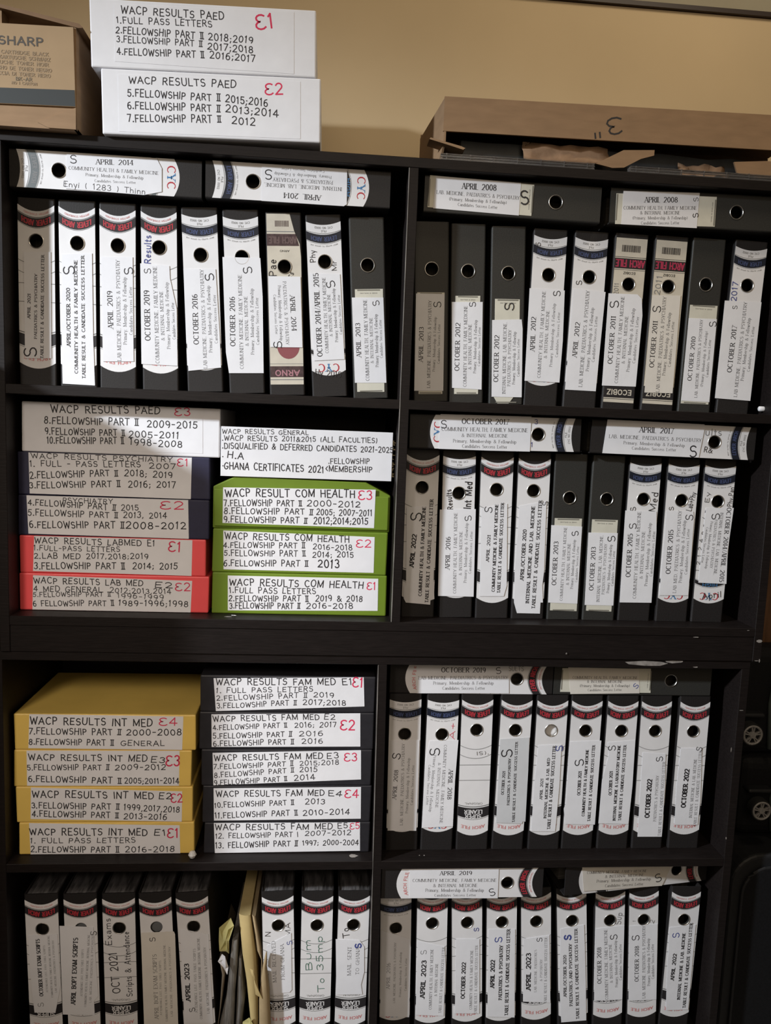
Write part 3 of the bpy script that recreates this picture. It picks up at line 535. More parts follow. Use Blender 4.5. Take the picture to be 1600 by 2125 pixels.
('black binder marked APRIL 2012 LAB MEDICINE, fifth from left, top right bay', 'upright binders in the top right bay', (0.3584, 0.047, 0.0007), (0.0, 0.0102, 0.0), 'blue', [(-0.0295, 0.2316), (0.0357, 0.2291), (0.0314, 0.0339), (-0.032, 0.034)], None, [('APRIL 2012', 'h', 0.0092, -0.0177, 0.0989, -0.0162, 0.1671), ('LAB. MEDICINE, PAEDIATRICS & PSYCHIATRY', 's', 0.0069, -0.0011, 0.0413, -0.0004, 0.2292), ('Primary, Membership & Fellowship', 's', 0.0059, 0.0105, 0.073, 0.0112, 0.1972), ('Candidates Success Letter', 's', 0.0054, 0.021, 0.0915, 0.0206, 0.1813), ('S', 'k', 0.0107, -0.0195, 0.2394, -0.0191, 0.2492)], None, None, False, False),
('black binder marked OCTOBER 2011 COMMUNITY HEALTH, sixth from left, top right bay', 'upright binders in the top right bay', (0.4385, 0.047, 0.0009), (0.0, 0.0146, 0.0), 'eco', [(-0.0391, 0.226), (0.0202, 0.2276), (0.0296, 0.22), (0.0339, 0.1873), (0.0331, 0.0465), (-0.0369, 0.0449)], None, [('OCTOBER 2011', 'h', 0.0094, -0.0245, 0.0887, -0.0253, 0.1823), ('COMMUNITY HEALTH, FAMILY MEDICINE', 's', 0.0065, -0.0082, 0.0513, -0.0096, 0.2221), ('& INTERNAL MEDICINE', 's', 0.006, 0.0028, 0.0903, 0.0018, 0.1841), ('Primary, Membership & Fellowship', 's', 0.006, 0.0137, 0.0754, 0.014, 0.2001), ('Candidates Success Letter', 's', 0.0055, 0.0246, 0.0928, 0.0242, 0.1843), ('S', 'k', 0.0173, -0.0255, 0.1981, -0.0257, 0.214), ('2011', 'kg', 0.0089, -0.0241, 0.2247, -0.0246, 0.2468)], None, None, False, False),
('black binder marked OCTOBER 2011 LAB MEDICINE, seventh from left, top right bay', 'upright binders in the top right bay', (0.52, 0.047, 0.0009), (0.0, 0.0155, 0.0), 'eco', [(-0.0313, 0.2271), (0.0274, 0.2299), (0.0295, 0.0364), (-0.0291, 0.0347)], None, [('OCTOBER 2011', 'h', 0.0095, -0.0195, 0.0854, -0.02, 0.1771), ('LAB. MEDICINE, PAEDIATRICS & PSYCHIATRY', 's', 0.0066, -0.0023, 0.037, -0.0055, 0.2253), ('Primary, Membership & Fellowship', 's', 0.006, 0.007, 0.0713, 0.0075, 0.1955), ('Candidates Success Letter', 's', 0.0055, 0.0172, 0.0888, 0.0167, 0.1783), ('S', 'k', 0.0162, -0.0199, 0.1937, -0.0177, 0.2104), ('2011', 'kg', 0.0112, -0.022, 0.2289, -0.0193, 0.2655)], None, 'warm', False, False),
('grey binder marked OCTOBER 2010 LAB MEDICINE, eighth from left, top right bay', 'upright binders in the top right bay', (0.5985, 0.047, 0.0008), (0.0, 0.0126, 0.0), 'plain', [(-0.0294, 0.1864), (0.0293, 0.1876), (0.0302, 0.0219), (-0.029, 0.0219)], [(-0.0287, 0.2125), (0.0284, 0.2137), (0.0289, 0.0169), (-0.0292, 0.0163)], [('OCTOBER 2010', 'h', 0.0086, -0.016, 0.0626, -0.0158, 0.1503), ('LAB. MEDICINE, PAEDIATRICS & PSYCHIATRY', 's', 0.0056, 0.0006, 0.0295, -0.0028, 0.1845), ('(Primary, Membership & Fellowship)', 's', 0.0051, 0.0106, 0.0519, 0.0096, 0.1626), ('Candidates Success Letter', 's', 0.0051, 0.02, 0.0718, 0.0188, 0.1464), ('S', 'k', 0.0139, 0.0213, 0.1717, 0.0219, 0.1829)], None, None, False, False),
('black binder marked OCTOBER 2017 LAB MEDICINE, ninth from left, top right bay', 'upright binders in the top right bay', (0.6796, 0.047, 0.0015), (0.0, 0.0314, 0.0), 'blue', [(-0.043, 0.2228), (0.0339, 0.2256), (0.0353, 0.0279), (-0.0403, 0.0281)], None, [('OCTOBER 2017', 'h', 0.0097, -0.0166, 0.0821, -0.0167, 0.1749), ('LAB MEDICINE, PAEDIATRICS & PSYCHIATRY', 's', 0.0067, 0.0023, 0.0336, 0.0003, 0.2228), ('Primary, Membership & Fellowship', 's', 0.0061, 0.0123, 0.0673, 0.0117, 0.1927), ('Candidates Success Letter', 's', 0.0056, 0.0235, 0.0864, 0.0227, 0.1768), ('2017', 'kb', 0.0114, -0.0252, 0.2231, -0.0254, 0.261), ('S', 'k', 0.0101, -0.0207, 0.2073, -0.0203, 0.2145)], None, None, False, False),
('grey binder marked APRIL 2008 LAB MEDICINE, flat on top, left, top right bay', 'binders laid flat in the top right bay', (0.0237, 0.022, 0.3887), (0.0, 1.575, 0.0), 'plain', [(-0.0326, 0.0199), (-0.0302, 0.1841), (0.0295, 0.1833), (0.0265, 0.0179)], [(-0.0332, 0.0093), (-0.0291, 0.2101), (0.0286, 0.2079), (0.0251, 0.007)], [('APRIL 2008', 'h', 0.0104, -0.0174, 0.071, -0.0184, 0.1368), ('LAB. MEDICINE, PAEDIATRICS & PSYCHIATRY', 's', 0.0063, -0.0035, 0.0232, -0.0026, 0.1824), ('(Primary, Membership & Fellowship)', 's', 0.0054, 0.0074, 0.0475, 0.0072, 0.1583), ('Candidates Success Letter', 's', 0.0054, 0.0164, 0.0649, 0.0174, 0.1413), ('S', 'k', 0.0252, -0.0042, 0.1841, -0.0053, 0.2006)], None, None, False, False),
('grey binder marked APRIL 2008 COMMUNITY HEALTH, flat on top, right, top right bay', 'binders laid flat in the top right bay', (0.3854, 0.022, 0.3884), (0.0, 1.5646, 0.0), 'plain', [(-0.0275, 0.024), (-0.032, 0.176), (0.0341, 0.1753), (0.0345, 0.0238)], [(-0.0225, 0.0107), (-0.0267, 0.2113), (0.0295, 0.2116), (0.0345, 0.0115)], [('APRIL 2008', 'h', 0.0096, -0.0133, 0.067, -0.0168, 0.1324), ('COMMUNITY HEALTH, FAMILY MEDICINE', 's', 0.0062, 0.0037, 0.0262, -0.0036, 0.1718), ('& INTERNAL MEDICINE', 's', 0.0058, 0.0114, 0.0596, 0.0072, 0.1393), ('(Primary, Membership & Fellowship)', 's', 0.0053, 0.0216, 0.0454, 0.0158, 0.1551), ('Candidates Success Letter', 's', 0.0053, 0.0303, 0.0629, 0.0259, 0.1396), ('S', 'k', 0.0097, -0.0154, 0.1696, -0.0231, 0.169), ('S', 'kx', 0.0102, 0.0146, 0.1708, 0.0049, 0.1705)], None, None, False, False),
('black binder marked APRIL 2022 COMMUNITY HEALTH, first from left, second row right bay', 'upright binders in the second row right bay', (0.0486, 0.047, -0.4365), (0.0, -0.0072, 0.0), 'red', [(-0.0296, 0.2249), (0.0281, 0.2311), (0.0309, 0.0704), (0.0339, 0.0378), (0.0258, 0.0347), (0.0256, 0.0257), (-0.0246, 0.0296), (-0.0293, 0.0383), (-0.0297, 0.0645), (-0.0254, 0.0671)], None, [('APRIL 2022', 'B', 0.0084, -0.0155, 0.1033, -0.0118, 0.1702), ('COMMUNITY HEALTH & FAMILY MEDICINE', 'b', 0.0064, 0.0039, 0.0437, 0.0058, 0.2269), ('TABLE RESULT & CANDIDATE SUCCESS LETTER', 'b', 0.0065, 0.018, 0.0301, 0.0204, 0.2419), ('S', 'k', 0.022, -0.0115, 0.1972, -0.0074, 0.2193)], None, None, False, False),
('black binder marked APRIL 2016 COMMUNITY HEALTH, second from left, second row right bay', 'upright binders in the second row right bay', (0.1278, 0.047, -0.4359), (0.0, -0.0234, 0.0), 'blue', [(-0.0378, 0.2222), (0.0356, 0.2238), (0.0363, 0.0429), (-0.0374, 0.0448)], None, [('APRIL 2016', 'h', 0.0089, -0.0196, 0.0999, -0.0192, 0.1669), ('COMMUNITY HEALTH, FAMILY MEDICINE', 's', 0.006, -0.0034, 0.0498, -0.0052, 0.2162), ('& INTERNAL MEDICINE', 's', 0.0055, 0.0076, 0.0874, 0.0064, 0.1781), ('Primary, Membership & Fellowship', 's', 0.0055, 0.0175, 0.0723, 0.0176, 0.1954), ('Candidates Success Letter', 's', 0.005, 0.0269, 0.0911, 0.028, 0.1782), ('Results', 'kx', 0.0103, -0.0169, 0.2223, -0.0211, 0.2626), ('Int Med', 'kx', 0.0136, 0.018, 0.2245, 0.0202, 0.2788), ('S', 'k', 0.0136, 0.0207, 0.1992, 0.0204, 0.2115)], None, None, False, False),
('black binder marked APRIL 2021 COMMUNITY MEDICINE, third from left, second row right bay', 'upright binders in the second row right bay', (0.2028, 0.047, -0.4362), (0.0, -0.0159, 0.0), 'red', [(-0.0295, 0.2269), (0.0234, 0.2375), (0.0291, 0.0681), (0.0237, 0.0459), (-0.0266, 0.0456), (-0.0271, 0.0929)], None, [('APRIL 2021', 'b', 0.006, -0.013, 0.1181, -0.0118, 0.1728), ('COMMUNITY MEDICINE & FAMILY MEDICINE', 'b', 0.006, 0.0012, 0.0554, 0.0016, 0.236), ('TABLE RESULT & CANDIDATE SUCCESS LETTER', 'b', 0.006, 0.0126, 0.0529, 0.0134, 0.2386), ('S', 'k', 0.0149, -0.0156, 0.2185, -0.0125, 0.2345)], None, None, False, False),
('black binder marked APRIL/OCTOBER 2020 INTERNAL MEDICINE, fourth from left, second row right bay', 'upright binders in the second row right bay', (0.278, 0.047, -0.4363), (0.0, -0.0116, 0.0), 'red', [(-0.0277, 0.2342), (0.028, 0.2451), (0.0304, 0.1004), (0.0282, 0.07), (0.0312, 0.0345), (0.0262, 0.0344), (0.0261, 0.011), (-0.0223, 0.0117), (-0.0296, 0.034), (-0.0312, 0.0946)], None, [('APRIL/OCTOBER 2020', 'b', 0.0071, -0.0154, 0.0809, -0.0141, 0.1861), ('INTERNAL MEDICINE AND LAB. MEDICINE', 'b', 0.0066, -0.0017, 0.033, 0.001, 0.2347), ('TABLE RESULT & CANDIDATE SUCCESS LETTER', 'b', 0.0066, 0.0115, 0.0216, 0.0155, 0.2461), ('S', 'k', 0.0113, 0.026, 0.2356, 0.0268, 0.2455)], None, None, False, False),
('grey binder marked OCTOBER 2013 COMMUNITY HEALTH, fifth from left, second row right bay', 'upright binders in the second row right bay', (0.3535, 0.047, -0.4364), (0.0, -0.0099, 0.0), 'plain', [(-0.0352, 0.1971), (0.0294, 0.1952), (0.0286, 0.0335), (-0.0333, 0.0355)], [(-0.0284, 0.2116), (0.0285, 0.2114), (0.0283, 0.0176), (-0.0281, 0.0189)], [('OCTOBER 2013', 'h', 0.0092, -0.0233, 0.0724, -0.0232, 0.1631), ('COMMUNITY HEALTH, FAMILY MEDICINE', 's', 0.0056, -0.0062, 0.0395, -0.0054, 0.1934), ('& INTERNAL MEDICINE', 's', 0.0056, 0.0054, 0.0727, 0.0041, 0.1598), ('Primary, Membership & Fellowship', 's', 0.0051, 0.0145, 0.0652, 0.0145, 0.1675), ('Candidates Success Letter', 's', 0.0046, 0.0234, 0.0793, 0.0229, 0.1538), ('S', 'k', 0.0139, 0.0153, 0.1755, 0.0148, 0.1855)], None, None, False, False),
('grey binder marked OCTOBER 2013 INTERNAL MEDICINE, sixth from left, second row right bay', 'upright binders in the second row right bay', (0.4288, 0.047, -0.4367), (0.0, 0.0015, 0.0), 'plain', [(-0.0338, 0.1838), (0.0281, 0.1843), (0.0301, 0.0317), (-0.0311, 0.0318)], [(-0.0277, 0.2112), (0.0266, 0.2112), (0.027, 0.0187), (-0.027, 0.0197)], [('OCTOBER 2013', 'h', 0.0092, -0.0197, 0.063, -0.0209, 0.1538), ('INTERNAL MEDICINE, LAB. MEDICINE,', 's', 0.006, -0.0036, 0.0391, -0.0058, 0.1793), ('PAEDIATRICS & PSYCHIATRY', 's', 0.0054, 0.006, 0.0555, 0.0042, 0.1611), ('Primary, Membership & Fellowship', 's', 0.0054, 0.0159, 0.0584, 0.0151, 0.16), ('Candidates Success Letter', 's', 0.0049, 0.0243, 0.0734, 0.0228, 0.147), ('S', 'k', 0.0162, 0.016, 0.1659, 0.0151, 0.1781)], None, None, False, False),
('black binder marked OCTOBER 2015 COMMUNITY HEALTH, seventh from left, second row right bay', 'upright binders in the second row right bay', (0.5052, 0.047, -0.4366), (0.0, 0.0038, 0.0), 'blue', [(-0.0363, 0.2314), (0.0299, 0.2315), (0.0332, 0.1918), (0.0351, 0.0393), (-0.0333, 0.0385)], None, [('OCTOBER 2015', 'h', 0.0098, -0.0199, 0.0928, -0.0217, 0.1835), ('COMMUNITY HEALTH, FAMILY MEDICINE', 's', 0.0066, -0.0026, 0.0473, -0.0066, 0.2302), ('& INTERNAL MEDICINE', 's', 0.006, 0.0085, 0.0895, 0.0057, 0.1896), ('Primary, Membership & Fellowship', 's', 0.006, 0.0198, 0.0749, 0.0178, 0.2072), ('Candidates Success Letter', 's', 0.0055, 0.029, 0.0954, 0.0279, 0.1903), ('S', 'k', 0.0108, -0.0201, 0.2303, -0.0201, 0.2409), ('S', 'k', 0.0149, -0.0185, 0.1934, -0.0182, 0.2066), ('Med', 'k', 0.0135, 0.0204, 0.2311, 0.0239, 0.2708)], None, None, False, False),
('black binder marked OCTOBER 2015 LAB MED, eighth from left, second row right bay', 'upright binders in the second row right bay', (0.5868, 0.047, -0.4366), (0.0, 0.0027, 0.0), 'blue', [(-0.0299, 0.2332), (0.0273, 0.2338), (0.0301, 0.2179), (0.032, 0.0566), (-0.0307, 0.0552)], None, [('OCTOBER 2015', 'h', 0.0099, -0.016, 0.1015, -0.017, 0.1939), ('LAB MED, PAEDIATRICS & PSYCHIATRY', 's', 0.0066, 0.0012, 0.0613, -0.0014, 0.2342), ('Primary, Membership & Fellowship', 's', 0.0061, 0.0117, 0.0833, 0.0098, 0.2146), ('Candidates Success Letter', 's', 0.0055, 0.0226, 0.1011, 0.0196, 0.1976), ('S', 'k', 0.015, 0.0194, 0.2149, 0.0208, 0.2296), ('S', 'k', 0.0095, -0.0205, 0.2343, -0.0204, 0.2423), ('Lab+Phy', 'k', 0.0109, 0.0176, 0.2348, 0.0251, 0.2733)], None, None, False, False),
('black binder marked OCTOBER 2014/APRIL 2015 INTERNAL MEDICINE, ninth from left, second row right bay', 'upright binders in the second row right bay', (0.6641, 0.047, -0.4365), (0.0, 0.0056, 0.0), 'blue', [(-0.024, 0.2417), (0.0357, 0.2438), (0.0313, 0.1531), (0.0354, 0.0828), (-0.0258, 0.0839), (-0.0251, 0.1648)], None, [('OCTOBER 2014/APRIL 2015', 'h', 0.0093, 0.0258, 0.2439, 0.0239, 0.0866), ('INTERNAL MEDICINE, LAB. MEDICINE,', 's', 0.006, 0.0111, 0.2328, 0.0086, 0.1011), ('PAEDIATRICS & PSYCHIATRY', 's', 0.0055, 0.0002, 0.2178, -0.0011, 0.1157), ('Primary, Membership & Fellowship', 's', 0.0049, -0.009, 0.2135, -0.012, 0.114), ('Candidates Success Letter', 's', 0.0049, -0.0175, 0.2012, -0.0214, 0.1259), ('S', 'k', 0.0165, -0.0012, 0.2177, -0.0011, 0.231), ('Phy.Pan', 'k', 0.0093, 0.0263, 0.2466, 0.0279, 0.2864), ('1 2 1 2 4 n - / -', 'k', 0.0077, -0.0308, 0.1081, -0.025, 0.2368), ('Ey', 'k', 0.0087, -0.0237, 0.2528, -0.023, 0.274), ('April', 'k', 0.0125, -0.0147, 0.0543, 0.0264, 0.0608)], None, None, False, False),
('black binder marked OCTOBER 2017 COMMUNITY HEALTH, flat on top, left, second row right bay', 'binders laid flat in the second row right bay', (0.015, 0.024, -0.0591), (0.0, 1.5593, 0.0), 'blue', [(-0.0345, 0.0592), (-0.0345, 0.2249), (-0.0345, 0.2408), (0.0345, 0.2408), (0.0345, 0.1654), (0.0345, 0.1604), (0.0334, 0.058)], None, [('OCTOBER 2017', 'h', 0.0101, -0.022, 0.1022, -0.0229, 0.1961), ('COMMUNITY HEALTH, FAMILY MEDICINE', 's', 0.0072, -0.0057, 0.0626, -0.0073, 0.2349), ('& INTERNAL MEDICINE', 's', 0.0062, 0.0058, 0.1026, 0.0046, 0.1949), ('Primary, Membership & Fellowship', 's', 0.0062, 0.0169, 0.0862, 0.0161, 0.2125), ('Candidates Success Letter', 's', 0.0063, 0.0268, 0.1046, 0.0265, 0.1945), ('S', 'k', 0.0148, -0.015, 0.0604, -0.0143, 0.0766), ('3', 'kb', 0.0088, -0.0247, 0.2475, -0.0251, 0.2596), ('1', 'kb', 0.0088, 0.0206, 0.2424, 0.0205, 0.2473)], None, None, False, False),
('black binder marked APRIL 2017 LAB MEDICINE, flat on top, right, second row right bay', 'binders laid flat in the second row right bay', (0.3794, 0.024, -0.0556), (0.0, 1.5809, 0.0), 'blue', [(-0.0345, 0.0304), (-0.0345, 0.2307), (-0.0317, 0.2333), (0.0327, 0.2258), (0.0328, 0.0251)], None, [('APRIL 2017', 'h', 0.0105, -0.0176, 0.0977, -0.0179, 0.1682), ('LAB. MEDICINE, PAEDIATRICS & PSYCHIATRY', 's', 0.0068, -0.0015, 0.0361, -0.002, 0.2277), ('Primary, Membership & Fellowship', 's', 0.0058, 0.0097, 0.0672, 0.0098, 0.1942), ('Candidates Success Letter', 's', 0.0058, 0.0198, 0.0852, 0.0195, 0.177), ('S', 'k', 0.0226, 0.0208, 0.2054, 0.0206, 0.2206), ('ults', 'kg', 0.0133, -0.019, 0.2354, -0.0206, 0.2687), ('R&', 'k', 0.0112, 0.0155, 0.2361, 0.0173, 0.2537)], None, None, False, False),
('black binder marked APRIL 2018 LAB MEDICINE, first from left, third row right bay', 'upright binders in the third row right bay', (0.0366, 0.047, -0.9425), (0.0, -0.0138, 0.0), 'blue', [(-0.03, 0.2428), (0.0311, 0.2428), (0.0302, 0.0427), (-0.0306, 0.0443)], None, [('APRIL 2018', 'h', 0.0082, -0.0183, 0.1136, -0.0157, 0.1778), ('LAB. MEDICINE, PAEDIATRICS & PSYCHIATRY', 's', 0.0058, -0.0018, 0.0561, -0.0023, 0.2351), ('Primary, Membership & Fellowship', 's', 0.0053, 0.0086, 0.0826, 0.0094, 0.2038), ('Candidates Success Letter', 's', 0.0049, 0.0188, 0.1003, 0.0195, 0.1886), ('S', 'k', 0.0168, -0.0182, 0.2016, -0.0138, 0.2165)], None, None, False, False),
('black binder marked APRIL 2018 COMMUNITY MEDICINE, second from left, third row right bay', 'upright binders in the third row right bay', (0.1112, 0.047, -0.943), (0.0, 0.0004, 0.0), 'blue', [(-0.0251, 0.242), (0.0354, 0.2441), (0.0326, 0.1529), (0.033, 0.0534), (-0.0335, 0.0499), (-0.0324, 0.1906)], None, [('APRIL 2018', 'h', 0.0088, 0.0227, 0.1794, 0.0223, 0.1135), ('COMMUNITY MEDICINE, FAMILY MEDICINE', 's', 0.0058, 0.0085, 0.2334, 0.0072, 0.0599), ('& INTERNAL MEDICINE', 's', 0.0053, -0.0023, 0.1945, -0.0037, 0.0945), ('Primary, Membership & Fellowship', 's', 0.0053, -0.0128, 0.2108, -0.0168, 0.0856), ('Candidates Success Letter', 's', 0.0048, -0.0227, 0.1894, -0.024, 0.1009), ('S', 'k', 0.0206, -0.0134, 0.2095, -0.0125, 0.2308), ('A+', 'kr', 0.0109, 0.0219, 0.246, 0.0226, 0.2809)], None, None, False, False),
('black binder with no title, clean printed label, third from left, third row right bay', 'upright binders in the third row right bay', (0.1877, 0.047, -0.9426), (0.0, -0.0127, 0.0), 'red', None, None, [("'(SI", 'k', 0.0073, 0.0278, 0.2154, 0.0021, 0.2144)], None, None, False, False),
('black binder marked OCTOBER 2021 PAEDIATRICS, fourth from left, third row right bay', 'upright binders in the third row right bay', (0.2647, 0.047, -0.9427), (0.0, 0.0078, 0.0), 'red', [(-0.0311, 0.246), (0.0313, 0.2506), (0.0337, 0.1784), (0.0353, 0.063), (0.0291, 0.063), (0.0281, 0.0583), (-0.028, 0.0602)], None, [('OCTOBER 2021', 'b', 0.0054, -0.0184, 0.1232, -0.0185, 0.1754), ('PAEDIATRICS & PSYCHIATRY', 'b', 0.005, -0.0045, 0.1002, -0.008, 0.2034), ('TABLE RESULT & CANDIDATE SUCCESS LETTER', 'b', 0.005, 0.0092, 0.0616, 0.0044, 0.2402), ('S', 'k', 0.0221, -0.015, 0.2059, -0.0141, 0.2286)], None, 'grey', False, False),
('black binder marked APRIL 2021 INTERNAL MEDICINE, fifth from left, third row right bay', 'upright binders in the third row right bay', (0.3438, 0.047, -0.943), (0.0, 0.0005, 0.0), 'red', [(-0.0254, 0.2335), (0.0246, 0.2353), (0.0259, 0.1435), (0.0239, 0.062), (0.0231, 0.0407), (-0.0292, 0.041), (-0.0292, 0.1435)], None, [('APRIL 2021', 'b', 0.0055, -0.0127, 0.1132, -0.0131, 0.1593), ('INTERNAL MEDICINE & LAB. MED', 'b', 0.0055, -0.0012, 0.0706, -0.0016, 0.2052), ('TABLE RESULT & CANDIDATE SUCCESS LETTER', 'b', 0.0063, 0.0085, 0.0457, 0.0091, 0.232), ('S', 'kb', 0.0157, 0.0193, 0.2202, 0.02, 0.233)], 'white', None, False, False),
('black binder marked OCTOBER 2021 COMMUNITY HEALTH, sixth from left, third row right bay', 'upright binders in the third row right bay', (0.4173, 0.047, -0.9429), (0.0, 0.0036, 0.0), 'red', [(-0.0329, 0.2415), (0.0363, 0.2444), (0.036, 0.1435), (0.0361, 0.0557), (-0.0294, 0.0568), (-0.035, 0.0912), (-0.0311, 0.1042)], None, [('OCTOBER 2021', 'b', 0.0064, -0.0045, 0.1222, -0.0052, 0.1758), ('COMMUNITY HEALTH & FAMILY MEDICINE', 'b', 0.0057, 0.0085, 0.0748, 0.0071, 0.2242), ('TABLE RESULT & CANDIDATE SUCCESS LETTER', 'b', 0.0058, 0.0221, 0.0633, 0.0203, 0.2339), ('S', 'k', 0.019, -0.0085, 0.1871, -0.0092, 0.2193)], None, None, False, False),
('black binder marked OCTOBER 2021 INTERNAL MEDICINE, seventh from left, third row right bay', 'upright binders in the third row right bay', (0.496, 0.047, -0.9429), (0.0, 0.0025, 0.0), 'red', [(-0.0276, 0.2404), (0.0324, 0.2457), (0.0341, 0.1435), (0.032, 0.0564), (-0.0347, 0.0582), (-0.034, 0.1563), (-0.0231, 0.2147)], None, [('OCTOBER 2021', 'b', 0.0064, -0.0139, 0.1222, -0.0154, 0.1759), ('INTERNAL MEDICINE & LABORATORY MEDICINE', 'b', 0.0058, -0.0008, 0.0647, -0.0023, 0.2341), ('TABLE RESULT & CANDIDATE SUCCESS LETTER', 'b', 0.0058, 0.0114, 0.0647, 0.0104, 0.2342), ('S', 'k', 0.0159, -0.0182, 0.2218, -0.0175, 0.2334)], None, None, False, False),
('black binder marked OCTOBER 2022 PAEDIATRICS, eighth from left, third row right bay', 'upright binders in the third row right bay', (0.5736, 0.047, -0.9427), (0.0, -0.0095, 0.0), 'red', [(-0.0238, 0.2182), (0.0271, 0.2147), (0.0307, 0.1429), (0.0318, 0.0371), (0.0316, 0.0265), (-0.0227, 0.0273), (-0.0235, 0.1106)], None, [('OCTOBER 2022', 'B', 0.0097, -0.0046, 0.0708, -0.0043, 0.1579), ('PAEDIATRICS & PSYCHIATRY', 's', 0.0058, 0.0131, 0.0623, 0.0122, 0.1659), ('TABLE RESULT & CANDIDATE SUCCESS LETTER', 's', 0.0059, 0.0259, 0.0289, 0.0245, 0.1968), ('S', 'k', 0.0145, 0.0138, 0.1975, 0.014, 0.2089)], None, None, False, False),
('black binder marked OCTOBER 2022 INTERNAL MEDICINE, ninth from left, third row right bay', 'upright binders in the third row right bay', (0.6554, 0.047, -0.943), (0.0, 0.0006, 0.0), 'red', [(-0.0241, 0.2283), (0.0227, 0.2285), (0.0299, 0.1104), (0.0284, 0.054), (-0.024, 0.0542), (-0.0266, 0.1434)], None, [('OCTOBER 2022', 'B', 0.0098, -0.0078, 0.094, -0.0062, 0.1811), ('INTERNAL MEDICINE & LAB. MEDICINE', 's', 0.0059, 0.0105, 0.0707, 0.0103, 0.204), ('TABLE RESULT & CANDIDATE SUCCESS LETTER', 's', 0.0059, 0.0221, 0.0507, 0.0201, 0.222), ('S', 'k', 0.0129, 0.0152, 0.222, 0.0177, 0.2311)], None, None, False, False),
('black binder marked OCTOBER 2019 LAB MEDICINE, flat on top, left, third row right bay', 'binders laid flat in the third row right bay', (-0.0021, 0.047, -0.5654), (0.0, 1.5708, 0.0), 'red', [(-0.0316, 0.0528), (-0.0342, 0.247), (0.0311, 0.2507), (0.033, 0.0567)], None, [('OCTOBER 2019', 'h', 0.01, -0.0177, 0.1058, -0.0184, 0.1983), ('LAB MEDICINE, PAEDIATRICS & PSYCHIATRY', 's', 0.0067, -0.0, 0.0589, -0.003, 0.2464), ('Primary, Membership & Fellowship', 's', 0.0062, 0.0106, 0.0904, 0.0092, 0.2167), ('Candidates Success Letter', 's', 0.0062, 0.0214, 0.11, 0.0205, 0.1992), ('S', 'k', 0.0133, -0.0167, 0.2202, -0.0181, 0.2346), ('RESULTS', 'kg', 0.0097, -0.0223, 0.2344, -0.0219, 0.2793)], None, None, False, False),
('grey binder marked COMMUNITY HEALTH, FAMILY MEDICINE, flat on top, right, third row right bay', 'binders laid flat in the third row right bay', (0.3432, 0.047, -0.5654), (0.0, 1.5708, 0.0), 'plain', [(-0.0265, 0.0285), (-0.0253, 0.1817), (0.0283, 0.1868), (0.0314, 0.037)], [(-0.0244, 0.0163), (-0.0257, 0.2079), (0.0274, 0.2111), (0.027, 0.0149)], [('COMMUNITY HEALTH, FAMILY MEDICINE', 's', 0.0056, -0.0047, 0.0393, -0.0058, 0.1801), ('& INTERNAL MEDICINE', 's', 0.0056, 0.0037, 0.071, 0.0028, 0.1477), ('(Primary, Membership & Fellowship)', 's', 0.0053, 0.013, 0.056, 0.0118, 0.1641), ('Candidates Success Letter', 's', 0.005, 0.0222, 0.0738, 0.0208, 0.1475), ('S', 'kb', 0.0114, 0.0158, 0.1745, 0.0062, 0.1826)], None, 'warm', False, False),
('black binder marked OCTOBER EXAM SCRIPTS, first from left, bottom left bay', 'upright binders in the bottom left bay', (-0.6955, 0.047, -1.3762), (0.0, -0.0268, 0.0), 'red', [(-0.0285, 0.2537), (0.0298, 0.254), (0.0326, 0.1402), (0.0195, 0.077), (-0.0228, 0.0798), (-0.028, 0.1717)], None, [('OCTOBER BOPT EXAM SCRIPTS', 'b', 0.0072, -0.0073, 0.1164, -0.0099, 0.2445), ('ATTENDANCE LIST, PASS TABLE SCRIPTS', 's', 0.0036, 0.0046, 0.1244, 0.0023, 0.2298), ('COMMUNITY HEALTH, FAMILY MEDICINE, INTERNAL MEDICINE,', 's', 0.0036, 0.0144, 0.1124, 0.012, 0.2519), ('LAB. MEDICINE, PAEDIATRICS & PSYCHIATRY', 's', 0.0036, 0.0225, 0.1235, 0.0204, 0.2403), ('S', 'kg', 0.0115, -0.0095, 0.0921, -0.0091, 0.1021)], None, None, True, False),
('black binder marked APRIL EXAM SCRIPTS in dark type, second from left, bottom left bay', 'upright binders in the bottom left bay', (-0.6181, 0.047, -1.3762), (0.0, -0.0262, 0.0), 'red', [(-0.0426, 0.2741), (0.0255, 0.2684), (0.0305, 0.1126), (0.0216, 0.1015), (0.022, 0.0696), (-0.043, 0.0745)], None, [('APRIL BOPT EXAM SCRIPTS', 'b', 0.0088, -0.0212, 0.0965, -0.011, 0.246), ('ATTENDANCE LIST, PASS TABLE SCRIPTS', 's', 0.0041, -0.0038, 0.1143, 0.0022, 0.2199), ('COMMUNITY HEALTH, FAMILY MEDICINE, INTERNAL MEDICINE,', 's', 0.0041, 0.0031, 0.0894, 0.0161, 0.2533), ('LAB. MEDICINE, PAEDIATRICS & PSYCHIATRY', 's', 0.0041, 0.0138, 0.099, 0.0238, 0.2529), ('S', 'k', 0.0115, 0.0244, 0.2501, 0.0258, 0.2599)], 'grey', None, True, False),
('black binder marked OCT 2021 in pen, third from left, bottom left bay', 'upright binders in the bottom left bay', (-0.5417, 0.047, -1.3763), (0.0, -0.0222, 0.0), 'red', None, None, [('OCT 2021', 'k', 0.0161, -0.0094, 0.1186, -0.015, 0.2107), ('Exams', 'k', 0.0118, -0.0218, 0.2281, -0.0234, 0.2876), ('Scripts & Attendance', 'k', 0.012, 0.0177, 0.1101, 0.0131, 0.2565)], None, None, True, False),
